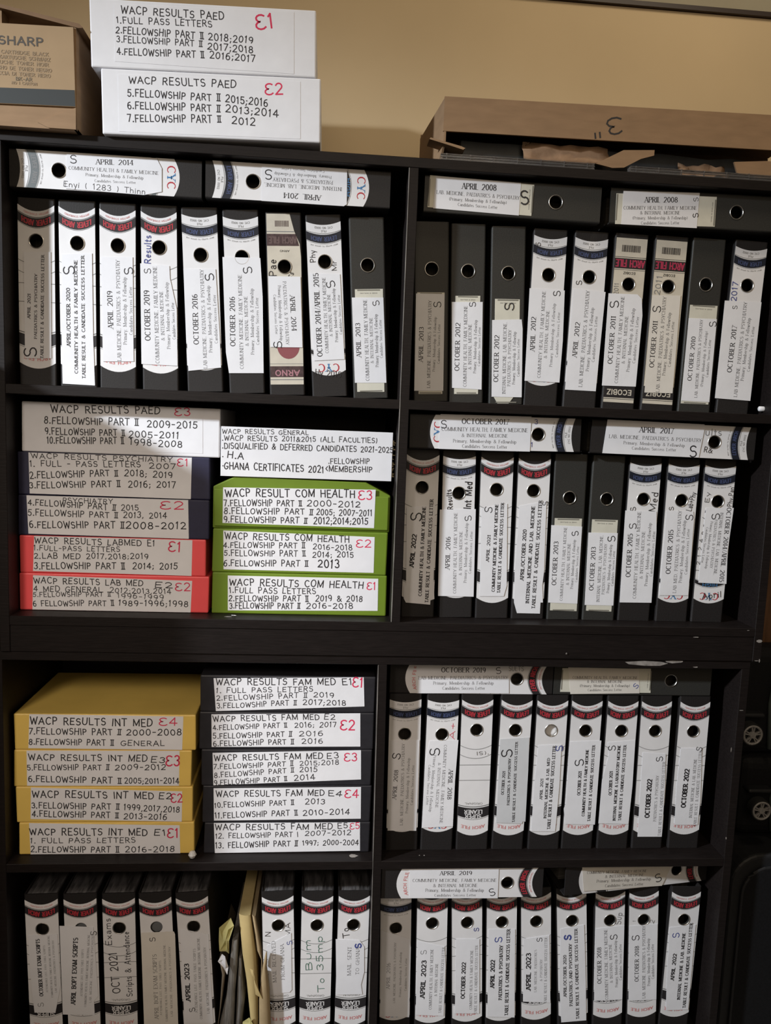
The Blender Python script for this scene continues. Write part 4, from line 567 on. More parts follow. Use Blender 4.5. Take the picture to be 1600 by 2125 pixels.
('black binder marked APRIL EXAM SCRIPTS in faint type, fourth from left, bottom left bay', 'upright binders in the bottom left bay', (-0.4582, 0.047, -1.3754), (0.0, -0.0501, 0.0), 'red', [(-0.0323, 0.2557), (0.0352, 0.2541), (0.0375, 0.248), (0.0352, 0.0413), (-0.0357, 0.0468)], None, [('APRIL BOPT EXAM SCRIPTS', 's', 0.0079, -0.0089, 0.0576, -0.0068, 0.2054), ('ATTENDANCE LIST, PASS TABLE SCRIPTS', 's', 0.0039, 0.0007, 0.0657, 0.0037, 0.1903), ('COMMUNITY HEALTH, FAMILY MEDICINE, INTERNAL MEDICINE,', 's', 0.004, 0.0118, 0.0502, 0.0145, 0.2269), ('LAB. MEDICINE, PAEDIATRICS & PSYCHIATRY', 's', 0.004, 0.0229, 0.061, 0.0246, 0.2204), ('S', 'k', 0.0117, -0.0099, 0.2343, -0.0094, 0.2457)], 'grey', 'warm', True, False),
('black binder marked APRIL 2023 ATTENDANCE LIST, fifth from left, bottom left bay', 'upright binders in the bottom left bay', (-0.3777, 0.047, -1.3749), (0.0, -0.0661, 0.0), 'red', [(-0.0281, 0.2629), (0.0299, 0.2466), (0.0287, 0.0427), (-0.0313, 0.0484)], None, [('APRIL 2023', 'B', 0.009, -0.0203, 0.0973, -0.0193, 0.1831), ('ATTENDANCE LIST, PASS TABLE SCRIPTS', 's', 0.0048, -0.0049, 0.0695, -0.0012, 0.2161), ('COMMUNITY HEALTH, FAMILY MEDICINE, INTERNAL MEDICINE,', 's', 0.0048, 0.0043, 0.0539, 0.0086, 0.2412), ('LAB. MEDICINE, PAEDIATRICS & PSYCHIATRY', 's', 0.0048, 0.0201, 0.0657, 0.0204, 0.2172), ('S', 'k', 0.0119, -0.0138, 0.0718, -0.0132, 0.082)], None, None, True, False),
('black binder marked MAIL RECEIVED FROM GHANA, sixth from left, bottom left bay', 'upright binders in the bottom left bay', (-0.2084, 0.047, -1.3757), (0.0, -0.04, 0.0), 'red', [(-0.0241, 0.222), (0.027, 0.2479), (0.0263, 0.1167), (0.0216, 0.1111), (-0.0204, 0.1094)], None, [('MAIL RECEIVED', 's', 0.0075, -0.0096, 0.1366, -0.0106, 0.2313), ('FROM GHANA', 's', 0.007, 0.0079, 0.1414, 0.0074, 0.223), ('N', 'k', 0.0106, -0.0223, 0.2421, -0.0208, 0.255), ('MA', 'k', 0.0102, 0.0202, 0.2396, 0.0194, 0.27), ('S', 'kb', 0.0107, 0.0234, 0.2206, 0.0228, 0.2323)], None, None, True, False),
('black binder with a green pen note, seventh from left, bottom left bay', 'upright binders in the bottom left bay', (-0.1357, 0.047, -1.3769), (0.0, -0.006, 0.0), 'red', None, None, [('Bum', 'kq', 0.0135, -0.0152, 0.1622, -0.0206, 0.2322), ('35mp', 'kq', 0.0135, 0.0091, 0.1615, 0.0047, 0.2403), ('To', 'kq', 0.0136, 0.0129, 0.1114, 0.0109, 0.1439)], None, None, True, False),
('black binder marked MAIL SENT TO GHANA, eighth from left, bottom left bay', 'upright binders in the bottom left bay', (-0.0598, 0.047, -1.3771), (0.0, 0.0001, 0.0), 'red', [(-0.0366, 0.234), (0.0149, 0.2302), (0.0249, 0.2154), (0.027, 0.1567), (0.0212, 0.1273), (0.0247, 0.105), (-0.0313, 0.1049)], None, [('MAIL SENT', 's', 0.0076, -0.0055, 0.15, -0.0063, 0.216), ('TO GHANA', 's', 0.0071, 0.0122, 0.1511, 0.0114, 0.2142), ('To', 'k', 0.0135, -0.0137, 0.2365, -0.0171, 0.2584), ('S', 'kB', 0.0122, 0.0123, 0.2127, 0.0129, 0.2273)], None, None, True, False),
('black binder marked APRIL 2016 in faint type, first from left, bottom right bay', 'upright binders in the bottom right bay', (0.0386, 0.047, -1.3762), (0.0, -0.0274, 0.0), 'blue', [(-0.031, 0.2523), (0.0303, 0.2301), (0.0332, 0.2104), (0.0317, 0.0462), (-0.0316, 0.0525)], None, [('APRIL 2016', 's', 0.0073, -0.0152, 0.1156, -0.0146, 0.1762), ('LAB. MEDICINE, PAEDIATRICS & PSYCHIATRY', 's', 0.0042, -0.0017, 0.0822, -0.0008, 0.2231), ('Primary, Membership & Fellowship', 's', 0.0042, 0.0112, 0.0958, 0.0112, 0.2002), ('Candidates Success Letter', 's', 0.0042, 0.0229, 0.1094, 0.0231, 0.1856)], None, None, False, False),
('black binder marked APRIL 2023 COMMUNITY HEALTH, second from left, bottom right bay', 'upright binders in the bottom right bay', (0.1164, 0.047, -1.3763), (0.0, -0.0245, 0.0), 'red', [(-0.0311, 0.2259), (0.0283, 0.2107), (0.0315, 0.164), (0.0299, 0.0472), (-0.0318, 0.0533)], None, [('APRIL 2023', 'B', 0.0095, -0.018, 0.0926, -0.0158, 0.1803), ('COMMUNITY HEALTH, FAMILY MEDICINE', 's', 0.0058, -0.0003, 0.0645, 0.0008, 0.2063), ('& INTERNAL MEDICINE', 's', 0.0053, 0.011, 0.0954, 0.012, 0.172), ('TABLE RESULT & CANDIDATE SUCCESS LETTER', 's', 0.0053, 0.0212, 0.0548, 0.0257, 0.2094), ('S', 'kg', 0.0126, -0.0174, 0.1944, -0.0168, 0.207)], None, None, False, False),
('black binder marked OCTOBER 2022 COMMUNITY HEALTH, third from left, bottom right bay', 'upright binders in the bottom right bay', (0.1996, 0.047, -1.3754), (0.0, -0.0507, 0.0), 'red', [(-0.0243, 0.2298), (0.0272, 0.2262), (0.027, 0.0499), (-0.0272, 0.0541)], None, [('OCTOBER 2022', 'B', 0.008, -0.0099, 0.0882, -0.0072, 0.1735), ('COMMUNITY HEALTH & FAMILY MEDICINE', 's', 0.0054, 0.0075, 0.061, 0.0101, 0.2006), ('TABLE RESULT & CANDIDATE SUCCESS LETTER', 's', 0.0054, 0.0182, 0.05, 0.0206, 0.2112), ('S', 'kb', 0.0106, 0.0193, 0.2436, 0.0206, 0.2534)], None, None, False, False),
('black binder marked APRIL 2022 PAEDIATRICS, fourth from left, bottom right bay', 'upright binders in the bottom right bay', (0.2741, 0.047, -1.3756), (0.0, -0.0443, 0.0), 'red', [(-0.029, 0.2512), (0.0295, 0.2476), (0.0311, 0.0382), (-0.0297, 0.0445)], None, [('APRIL 2022', 'B', 0.0086, -0.0196, 0.1129, -0.019, 0.1785), ('PAEDIATRICS & PSYCHIATRY', 'b', 0.007, -0.0018, 0.083, -0.0007, 0.2114), ('TABLE RESULT & CANDIDATE SUCCESS LETTER', 'b', 0.007, 0.0126, 0.0444, 0.0148, 0.2485), ('S', 'kb', 0.016, -0.0087, 0.2189, -0.0063, 0.2343)], None, None, False, False),
('black binder marked APRIL 2023 LAB MEDICINE, fifth from left, bottom right bay', 'upright binders in the bottom right bay', (0.3547, 0.047, -1.375), (0.0, -0.0614, 0.0), 'red', [(-0.0281, 0.2274), (0.0295, 0.2313), (0.0317, 0.0704), (-0.0297, 0.0786)], None, [('APRIL 2023', 'B', 0.0097, -0.0176, 0.105, -0.0174, 0.1924), ('LAB. MEDICINE, PAEDIATRICS', 's', 0.0049, -0.0022, 0.0993, -0.0013, 0.1997), ('& PSYCHIATRY', 's', 0.0049, 0.0108, 0.1242, 0.0108, 0.1758), ('TABLE RESULT & CANDIDATE SUCCESS LETTER', 's', 0.0054, 0.0203, 0.0713, 0.0215, 0.2263), ('S', 'k', 0.0121, 0.0067, 0.2175, 0.0075, 0.2274)], None, None, False, False),
('black binder marked APRIL/OCTOBER 2020 PAEDIATRICS, sixth from left, bottom right bay', 'upright binders in the bottom right bay', (0.4393, 0.047, -1.3744), (0.0, -0.0798, 0.0), 'red', [(-0.0257, 0.2496), (0.0271, 0.2543), (0.0293, 0.1154), (0.0293, 0.0247), (-0.0274, 0.0258), (-0.0306, 0.1216)], None, [('APRIL/OCTOBER 2020', 'b', 0.0063, -0.018, 0.0869, -0.0173, 0.1864), ('PAEDIATRICS AND PSYCHIATRY', 'b', 0.0063, -0.0048, 0.0637, -0.0045, 0.2115), ('TABLE RESULT & CANDIDATE SUCCESS LETTER', 'b', 0.0063, 0.0098, 0.0302, 0.0084, 0.2463), ('S', 'kB', 0.014, -0.0106, 0.222, -0.0089, 0.2333)], None, None, False, False),
('black binder marked OCTOBER 2018 COMMUNITY MEDICINE, seventh from left, bottom right bay', 'upright binders in the bottom right bay', (0.5166, 0.047, -1.3754), (0.0, -0.0491, 0.0), 'red', [(-0.0328, 0.2484), (0.0327, 0.2523), (0.0326, 0.0748), (-0.0316, 0.0762)], None, [('OCTOBER 2018', 'h', 0.0089, -0.0206, 0.1172, -0.0231, 0.2035), ('COMMUNITY MEDICINE, FAMILY MEDICINE', 's', 0.0064, -0.0032, 0.0775, -0.0094, 0.2453), ('& INTERNAL MEDICINE', 's', 0.0057, 0.0069, 0.1169, 0.0015, 0.2101), ('Primary, Membership & Fellowship', 's', 0.0057, 0.0185, 0.106, 0.0132, 0.2175), ('Candidates Success Letter', 's', 0.0057, 0.0273, 0.1221, 0.0244, 0.2085), ('S', 'k', 0.0157, 0.0085, 0.2195, 0.0097, 0.2342), ('Sup', 'kg', 0.0126, 0.0176, 0.255, 0.021, 0.2825)], None, None, False, False),
('black binder marked OCTOBER 2018 LAB MEDICINE, eighth from left, bottom right bay', 'upright binders in the bottom right bay', (0.5955, 0.047, -1.3751), (0.0, -0.0586, 0.0), 'red', [(-0.0326, 0.2538), (0.0318, 0.2539), (0.0327, 0.0722), (-0.0311, 0.0742)], None, [('OCTOBER 2018', 'h', 0.0089, -0.0135, 0.1197, -0.0145, 0.2047), ('LAB. MEDICINE, PAEDIATRICS & PSYCHIATRY', 's', 0.0064, 0.0038, 0.078, 0.0004, 0.2514), ('Primary, Membership & Fellowship', 's', 0.0058, 0.0144, 0.1074, 0.0111, 0.2209), ('Candidates Success Letter', 's', 0.0058, 0.0236, 0.1234, 0.0209, 0.2069), ('S', 'k', 0.0158, -0.0179, 0.2181, -0.0166, 0.2329), ('1', 'kg', 0.0063, -0.0218, 0.2629, -0.0184, 0.2806), ('2', 'kg', 0.0095, 0.0176, 0.2567, 0.0206, 0.2646)], None, None, False, False),
('black binder marked APRIL 2022 INTERNAL MEDICINE, ninth from left, bottom right bay', 'upright binders in the bottom right bay', (0.6686, 0.047, -1.3767), (0.0, 0.0124, 0.0), 'red', [(-0.0317, 0.2479), (0.0283, 0.2543), (0.0308, 0.0497), (-0.0207, 0.0484), (-0.0254, 0.1151)], None, [('APRIL 2022', 'B', 0.0077, -0.0132, 0.1216, -0.0129, 0.185), ('INTERNAL MEDICINE & LAB. MEDICINE', 'b', 0.0065, 0.0058, 0.0744, 0.0031, 0.2346), ('TABLE RESULT & CANDIDATE SUCCESS LETTER', 'b', 0.0065, 0.0207, 0.0539, 0.0174, 0.2576), ('S', 'kb', 0.0144, -0.015, 0.2231, -0.0146, 0.2363)], None, None, False, False),
('black binder marked APRIL 2019 COMMUNITY MEDICINE, flat on top, left, bottom right bay', 'binders laid flat in the bottom right bay', (-0.0064, 0.012, -0.9967), (0.0, 1.5708, 0.0), 'red', [(-0.0345, 0.0575), (-0.0345, 0.246), (0.0345, 0.2473), (0.032, 0.0604)], None, [('APRIL 2019', 'h', 0.0086, -0.0228, 0.1214, -0.0229, 0.1889), ('COMMUNITY MEDICINE, FAMILY MEDICINE', 's', 0.0066, -0.0076, 0.065, -0.0062, 0.2424), ('& INTERNAL MEDICINE', 's', 0.0066, 0.0044, 0.1086, 0.0049, 0.2024), ('Primary, Membership & Fellowship', 's', 0.0066, 0.0144, 0.0931, 0.0159, 0.2166), ('Candidates Success Letter', 's', 0.0056, 0.026, 0.1122, 0.0266, 0.2005), ('S', 'k', 0.0155, 0.022, 0.228, 0.0189, 0.2413)], None, None, False, False),
('black binder marked COMMUNITY MEDICINE in faint type, tilted flat on top, right, bottom right bay', 'binders laid flat in the bottom right bay', (0.3853, 0.0137, -0.9967), (0.0, 1.5708, 0.1484), 'red', [(-0.0345, 0.0357), (-0.0345, 0.2489), (-0.0095, 0.2518), (0.0338, 0.2324), (0.0265, 0.0439)], None, [('COMMUNITY MEDICINE, FAMILY MEDICINE', 's', 0.0059, -0.0156, 0.0488, -0.0052, 0.1917), ('& INTERNAL MEDICINE', 's', 0.006, -0.002, 0.0922, 0.0031, 0.1857), ('Primary, Membership & Fellowship', 's', 0.006, 0.0065, 0.0733, 0.0146, 0.2035), ('Candidates Success Letter', 's', 0.006, 0.0192, 0.0939, 0.0244, 0.1858), ('S', 'k', 0.0189, 0.0157, 0.2138, 0.0117, 0.2311)], None, 'warm', False, False)]
for (label, group, loc, rot, typ, sheet, holder, lines, plug, tint, dusty, slate) in BIND:
    binder(label, group, loc, rot, typ, sheet, holder, lines, plug, tint, dusty, slate)

# ------------------------------------------------------------------ file boxes
BOXC = {'white': PAPER, 'navy': mat('navy_card', (0.020, 0.020, 0.052), .5, .4, .1, 60), 'red': mat('red_wrapping_paper', (0.92, 0.105, 0.115), .4, .45, .06, 12, .25),
        'green': mat('lime_green_wrapping_paper', (0.145, 0.225, 0.018), .55, .35, .07, 12, .35), 'gold': mat('gold_card', (0.78, 0.545, 0.135), .42, .4, .07, 10),
        'black': mat('black_card', (0.020, 0.019, 0.023), .5, .4, .15, 60), 'general': PAPER}
PAGES = mat('cream_page_edges', (0.58, 0.50, 0.33), .9, .15, .35, 300, .4, (1, 1, 1))
def file_box(label, group, loc, roll, col, w, h, lab, lines, cham, dep=.255):
    t = thing('file_box', label, 'box', loc, (0, roll, 0), group)
    m = BOXC[col]; mb = MB(); a = w / 2
    if cham:
        poly = [(-a, .0), (a, .0), (a, h * .72), (a - .050, h * .965), (-a + .042, h), (-a, h * .80)]
        mb.prism(poly, .004, dep, m)
        mb.prism([(-a + .003, .004), (a - .003, .004), (a - .003, h * .70), (-a + .003, h * .76)], 0, .0041, m)
    elif col == 'general':
        mb.prism([(-a, 0), (a, 0), (a, h), (-a, h)], 0, .003, m)
        mb.box(-a, a, .003, dep, h - .003, h - .001, BOXC['black']); mb.box(-a, a, .003, dep, .001, .003, m)
    else:
        r = random.Random(int(h * 1e5)); j = lambda: r.uniform(-.0012, .0012)
        mb.prism([(-a + j(), 0), (a + j(), 0), (a + j(), h), (-a + j(), h)], 0, dep, m)
    o = put('body', weld(mb.mesh('body')), t); bevel(o, .0025 if col != 'general' else .0006, 2)
    if col == 'general':
        for s in (-1, 1):
            mp = MB(); r = random.Random(5 + s); z = .008
            while z < h - .012:
                d = r.uniform(.0012, .003); e = r.uniform(.0, .009 if s > 0 else .0035)
                x1 = s * (a + e - .002); x0 = s * (a - .03)
                mp.box(min(x0, x1), max(x0, x1), .006 + r.uniform(0, .006), dep - .02, z, z + d, PAGES); z += d + r.uniform(.0002, .0012)
            put('loose_pages', mp.mesh('loose_pages'), t, label='cream page edges sticking out at the side')
    if lab: mb = sheet_mesh('paper_label', lab, PAPER, -.0004, .0008)
    else: mb = MB()
    for s, st, hh, u0, w0, u1, w1 in lines: text(mb, s, st, hh, (u0, w0), (u1, w1), -.0005 if lab else -.00012, INKM[st])
    nm = 'paper_label' if lab else 'handwriting'
    put(nm, mb.mesh(nm), t)
    return t
for b in [
('white box marked PAED E2, lower of two on the bookcase top', 'white boxes on the bookcase top', (-0.3663, -0.012, 0.4501), -0.0253, 'white', 0.3871, 0.1104, [(-0.1636, 0.1014), (0.1563, 0.1034), (0.1563, 0.0051), (-0.1644, 0.0047)], [('WACP RESULTS PAED', 'm', 0.0117, -0.1449, 0.0932, 0.0421, 0.0932), ('5.FELLOWSHIP PART #', 'm', 0.0117, -0.148, 0.0711, 0.0139, 0.0694), ('2015;2016', 'm', 0.0119, 0.0232, 0.0688, 0.0979, 0.0642), ('6.FELLOWSHIP PART #', 'm', 0.0117, -0.1486, 0.0499, 0.0137, 0.0512), ('2013;2014', 'm', 0.0119, 0.023, 0.052, 0.1167, 0.047), ('7.FELLOWSHIP PART #', 'm', 0.0117, -0.1491, 0.0278, 0.0146, 0.0333), ('2012', 'm', 0.012, 0.034, 0.0327, 0.0752, 0.0308), ('ε2', 'R', 0.0188, 0.0924, 0.0872, 0.1243, 0.0897)], False),
('white box marked PAED E1, upper of two on the bookcase top', 'white boxes on the bookcase top', (-0.3817, -0.012, 0.561), -0.0253, 'white', 0.3933, 0.1137, [(-0.1552, 0.1055), (0.1577, 0.1086), (0.1576, 0.0045), (-0.1559, 0.011)], [('WACP RESULTS PAED', 'm', 0.0116, -0.1428, 0.0965, 0.0344, 0.0952), ('1.FULL PASS LETTERS', 'm', 0.0101, -0.1515, 0.0798, 0.0133, 0.0812), ('2.FELLOWSHIP PART #', 'm', 0.0109, -0.1527, 0.0641, -0.0017, 0.0605), ('2018;2019', 'm', 0.0111, 0.0067, 0.0599, 0.085, 0.0578), ('3.FELLOWSHIP PART #', 'm', 0.0101, -0.152, 0.0482, -0.0037, 0.0478), ('2017;2018', 'm', 0.0111, 0.0054, 0.044, 0.0849, 0.0419), ('4.FELLOWSHIP PART #', 'm', 0.0109, -0.1518, 0.0283, -0.0011, 0.0296), ('2016;2017', 'm', 0.0111, 0.0089, 0.0301, 0.0885, 0.0269), ('ε1', 'R', 0.023, 0.0889, 0.0875, 0.1205, 0.0919)], False),
('red box marked LAB MED E2 at the bottom of its stack', 'boxes stacked in the second row left bay', (-0.555, 0.047, -0.4369), -0.0, 'red', 0.3651, 0.0738, [(-0.1562, 0.0696), (0.1498, 0.065), (0.1473, 0.0008), (-0.1584, 0.0012)], [('WACP RESULTS LAB MED', 'm', 0.0113, -0.1551, 0.0596, 0.0543, 0.0584), ('E2', 'm', 0.0116, 0.0775, 0.0567, 0.111, 0.0561), ('4 MED GENERAL', 'm', 0.0101, -0.1553, 0.0437, -0.025, 0.0425), ('2012;2013,2014', 'm', 0.0097, -0.0097, 0.0428, 0.1085, 0.0426), ('5.FELLOWSHIP PART #', 'm', 0.0091, -0.1568, 0.031, -0.0084, 0.0348), ('1996-1999', 'm', 0.0092, 0.0043, 0.0324, 0.0944, 0.0302), ('6 FELLOWSHIP PART #', 'm', 0.0106, -0.157, 0.0132, -0.0021, 0.017), ('1989-1996;1998', 'm', 0.0113, 0.0069, 0.0178, 0.1424, 0.0183), ('ε2', 'R', 0.0155, 0.1162, 0.0522, 0.146, 0.0528)], False),
('red box marked LAB MED E1, upper of the two red boxes', 'boxes stacked in the second row left bay', (-0.5574, 0.047, -0.3627), -0.0, 'red', 0.3578, 0.074, [(-0.1508, 0.0732), (0.1519, 0.0727), (0.1508, 0.0008), (-0.1538, 0.0038)], [('WACP RESULTS LABMED E1', 'm', 0.0112, -0.1499, 0.0647, 0.079, 0.0649), ('1.FULL-PASS LETTERS', 'm', 0.0095, -0.1519, 0.0498, 0.0119, 0.0505), ('2.LAB MED 2017,2018;2019', 'm', 0.0105, -0.1513, 0.0341, 0.0663, 0.0381), ('3.FELLOWSHIP PART #', 'm', 0.012, -0.1516, 0.0139, 0.0213, 0.018), ('2014; 2015', 'm', 0.0118, 0.0367, 0.0189, 0.1235, 0.0196), ('ε1', 'R', 0.0193, 0.1052, 0.059, 0.1296, 0.0583)], False),
('navy box marked PSYCHIATRY E2 resting on the red boxes', 'boxes stacked in the second row left bay', (-0.5559, 0.047, -0.2883), -0.0, 'navy', 0.3633, 0.0786, [(-0.1656, 0.0778), (0.1415, 0.0778), (0.1434, 0.0008), (-0.163, 0.003)], [('PSYCHIATRY', 'm', 0.009, -0.0974, 0.0698, -0.0033, 0.0708), ('4.FELLOWSHIP PART #', 'm', 0.0112, -0.1628, 0.0652, 0.003, 0.0588), ('2015', 'm', 0.0106, 0.0131, 0.0591, 0.046, 0.0601), ('5.FELLOWSHIP PART #', 'm', 0.0112, -0.1631, 0.0446, 0.0067, 0.0438), ('2013, 2014', 'm', 0.0111, 0.0174, 0.0454, 0.1003, 0.0459), ('6.FELLOWSHIP PART #', 'm', 0.0124, -0.161, 0.0208, 0.0189, 0.0245), ('2008-2012', 'm', 0.0132, 0.0219, 0.0246, 0.1373, 0.027), ('ε2', 'R', 0.0153, 0.0866, 0.0657, 0.1326, 0.0671)], False),
('navy box marked PSYCHIATRY E1 under the white PAED E3 box', 'boxes stacked in the second row left bay', (-0.5548, 0.047, -0.2093), -0.0, 'navy', 0.3656, 0.0831, [(-0.1619, 0.0817), (0.1467, 0.0823), (0.1454, 0.0008), (-0.1605, 0.0025)], [('WACP RESULTS PSYCHIATRY', 'm', 0.0094, -0.157, 0.0755, 0.1092, 0.0771), ('1. FULL - PASS LETTERS', 'm', 0.0104, -0.1597, 0.0602, 0.0485, 0.066), ('2007', 'm', 0.0106, 0.0649, 0.064, 0.1156, 0.0639), ('ε1', 'R', 0.014, 0.1181, 0.0717, 0.1397, 0.0725), ('2.FELLOWSHIP PART #', 'm', 0.0119, -0.16, 0.0377, 0.0057, 0.0478), ('2018; 2019', 'm', 0.0116, 0.0183, 0.0482, 0.1094, 0.0473), ('3.FELLOWSHIP PART #', 'm', 0.0119, -0.161, 0.0187, 0.0102, 0.0268), ('2016; 2017', 'm', 0.0116, 0.0254, 0.0265, 0.1158, 0.0281)], False),
('white box marked PAED E3 on top of the navy boxes', 'boxes stacked in the second row left bay', (-0.5415, 0.047, -0.1257), -0.0, 'white', 0.3749, 0.0955, [(-0.147, 0.0914), (0.1532, 0.0947), (0.1542, 0.0072), (-0.1468, 0.0061)], [('WACP RESULTS PAED', 'm', 0.0135, -0.1324, 0.0824, 0.0721, 0.0875), ('ε3', 'R', 0.0146, 0.099, 0.086, 0.1293, 0.0877), ('8.FELLOWSHIP PART #', 'm', 0.0123, -0.1449, 0.0608, 0.0313, 0.063), ('2009-2015', 'm', 0.0126, 0.0476, 0.0611, 0.1434, 0.0617), ('9.FELLOWSHIP PART #', 'm', 0.0118, -0.1439, 0.0399, 0.0055, 0.0422), ('2005-2011', 'm', 0.012, 0.013, 0.0399, 0.1082, 0.0409), ('10.FELLOWSHIP PART #', 'm', 0.0118, -0.1404, 0.023, 0.0037, 0.0268), ('1998-2008', 'm', 0.012, 0.015, 0.0254, 0.1146, 0.0239)], False),
('green wrapped box marked COM HEALTH E1, lowest of the green boxes', 'boxes stacked in the second row left bay', (-0.1909, 0.047, -0.4369), -0.0, 'green', 0.3499, 0.0838, [(-0.1445, 0.0775), (0.1566, 0.0775), (0.1577, 0.0111), (-0.1434, 0.0065)], [('WACP RESULTS COM HEALTH', 'm', 0.0131, -0.1409, 0.065, 0.1269, 0.0637), ('ε1', 'R', 0.0148, 0.1337, 0.062, 0.152, 0.0624), ('1.FULL PASS LETTERS', 'm', 0.011, -0.1414, 0.048, 0.031, 0.0489), ('2.FELLOWSHIP PART #', 'm', 0.0115, -0.1417, 0.0312, 0.0167, 0.0336), ('2019 & 2018', 'm', 0.0117, 0.0314, 0.0347, 0.126, 0.0358), ('3.FELLOWSHIP PART #', 'm', 0.0115, -0.1402, 0.0163, 0.0006, 0.0182), ('2016-2018', 'm', 0.0112, 0.0131, 0.0193, 0.1069, 0.0203)], False),
('green wrapped box marked COM HEALTH E2, middle of the green boxes', 'boxes stacked in the second row left bay', (-0.192, 0.047, -0.3527), -0.0, 'green', 0.3483, 0.0876, [(-0.1535, 0.0838), (0.1473, 0.0785), (0.1478, 0.0053), (-0.1519, 0.0057)], [('WACP RESULTS COM HEALTH', 'm', 0.0124, -0.1503, 0.0733, 0.0962, 0.0726), ('4.FELLOWSHIP PART #', 'm', 0.0109, -0.1526, 0.0546, 0.0083, 0.058), ('2016-2018', 'm', 0.0106, 0.0243, 0.0557, 0.1026, 0.0558), ('5.FELLOWSHIP PART #', 'm', 0.0109, -0.1511, 0.0387, 0.0096, 0.0413), ('2014; 2015', 'm', 0.0111, 0.0239, 0.0403, 0.1058, 0.0415), ('6.FELLOWSHIP PART #', 'm', 0.0117, -0.1516, 0.0181, 0.0154, 0.0212), ('2013', 'm', 0.0154, 0.035, 0.0217, 0.0776, 0.0214), ('ε2', 'R', 0.0147, 0.1098, 0.0641, 0.1403, 0.0649)], False),
('green wrapped box marked COM HEALTH E3, top of the green boxes', 'boxes stacked in the second row left bay', (-0.1912, 0.047, -0.2647), -0.0, 'green', 0.3514, 0.1034, [(-0.1558, 0.0814), (0.1451, 0.0862), (0.1445, 0.0086), (-0.1561, 0.0109)], [('WACP RESULT COM HEALTH', 'm', 0.0142, -0.1517, 0.0711, 0.1036, 0.0764), ('ε3', 'R', 0.0172, 0.1103, 0.0739, 0.1381, 0.0753), ('7.FELLOWSHIP PART #', 'm', 0.0116, -0.154, 0.0505, -0.0012, 0.0546), ('2000-2012', 'm', 0.0115, 0.0093, 0.0554, 0.1149, 0.0554), ('8.FELLOWSHIP PART #', 'm', 0.0116, -0.1531, 0.0355, 0.0216, 0.038), ('2005; 2007-2011', 'm', 0.0116, 0.0287, 0.0382, 0.1394, 0.0388), ('9.FELLOWSHIP PART #', 'm', 0.0116, -0.1536, 0.0184, 0.0107, 0.0204), ('2012;2014;2015', 'm', 0.0126, 0.0234, 0.0202, 0.132, 0.0225)], True),
('white box marked RESULTS GENERAL, overfull with papers, on the green boxes', 'boxes stacked in the second row left bay', (-0.184, 0.047, -0.1609), -0.0, 'general', 0.3371, 0.0971, None, [('WACP RESULTS GENERAL', 'm', 0.0087, -0.1662, 0.0876, 0.001, 0.0907), ('WACP RESULTS 2011&2015 (ALL FACULTIES)', 'm', 0.0097, -0.1622, 0.0749, 0.1375, 0.0806), ('DISQUALIFIED & DEFERRED CANDIDATES 2021-2025', 'm', 0.0107, -0.162, 0.0596, 0.1694, 0.0629), ('H.A', 'm', 0.0128, -0.1554, 0.0425, -0.1245, 0.0402), ('.FELLOWSHIP', 'm', 0.01, 0.0417, 0.0363, 0.1232, 0.0391), ('GHANA CERTIFICATES 2021', 'm', 0.0128, -0.1615, 0.0208, 0.033, 0.0195), ('<MEMBERSHIP', 'm', 0.011, 0.0364, 0.0209, 0.1291, 0.0227), ('.', 'm', 0.0102, -0.1666, 0.075, -0.164, 0.0751), ('.', 'm', 0.0102, -0.1664, 0.0595, -0.1638, 0.0596), ('.', 'm', 0.0102, -0.1656, 0.0422, -0.1631, 0.0423), ('.', 'm', 0.0103, -0.1659, 0.0245, -0.1633, 0.0246)], False),
('gold box marked INT MED E1, lowest of the gold boxes', 'gold boxes in the third row left bay', (-0.5696, 0.04, -0.9432), -0.0, 'gold', 0.3494, 0.0684, [(-0.1538, 0.0676), (0.145, 0.0616), (0.1468, 0.0008), (-0.1516, 0.0008)], [('WACP RESULTS INT MED', 'm', 0.0136, -0.1528, 0.049, 0.0802, 0.0471), ('E1', 'm', 0.0127, 0.0942, 0.0471, 0.1171, 0.0469), ('ε1', 'R', 0.0191, 0.1201, 0.0447, 0.1426, 0.0446), ('1. FULL PASS LETTERS', 'm', 0.0104, -0.1518, 0.0305, 0.0562, 0.03), ('2.FELLOWSHIP PART #', 'm', 0.0119, -0.1509, 0.0115, 0.0238, 0.0096), ('2016-2018', 'm', 0.0116, 0.0359, 0.0101, 0.1352, 0.0102)], False),
('gold box marked INT MED E2, third from the top of the gold boxes', 'gold boxes in the third row left bay', (-0.5729, 0.04, -0.8744), -0.0, 'gold', 0.3503, 0.0758, [(-0.1458, 0.0743), (0.1529, 0.066), (0.1526, 0.0008), (-0.1472, 0.0078)], [('WACP RESULTS INT MED', 'm', 0.0135, -0.1435, 0.0604, 0.0959, 0.0574), ('E2', 'm', 0.0126, 0.1068, 0.0566, 0.1314, 0.0557), ('ε2', 'R', 0.0178, 0.1301, 0.0511, 0.153, 0.0524), ('3.FELLOWSHIP PART #', 'm', 0.0118, -0.145, 0.0368, 0.0279, 0.0331), ('1999,2017,2018', 'm', 0.0116, 0.0367, 0.0323, 0.1481, 0.0265), ('4.FELLOWSHIP PART #', 'm', 0.0119, -0.144, 0.0193, 0.0262, 0.0152), ('2013-2016', 'm', 0.0116, 0.0367, 0.0133, 0.1228, 0.011)], False),
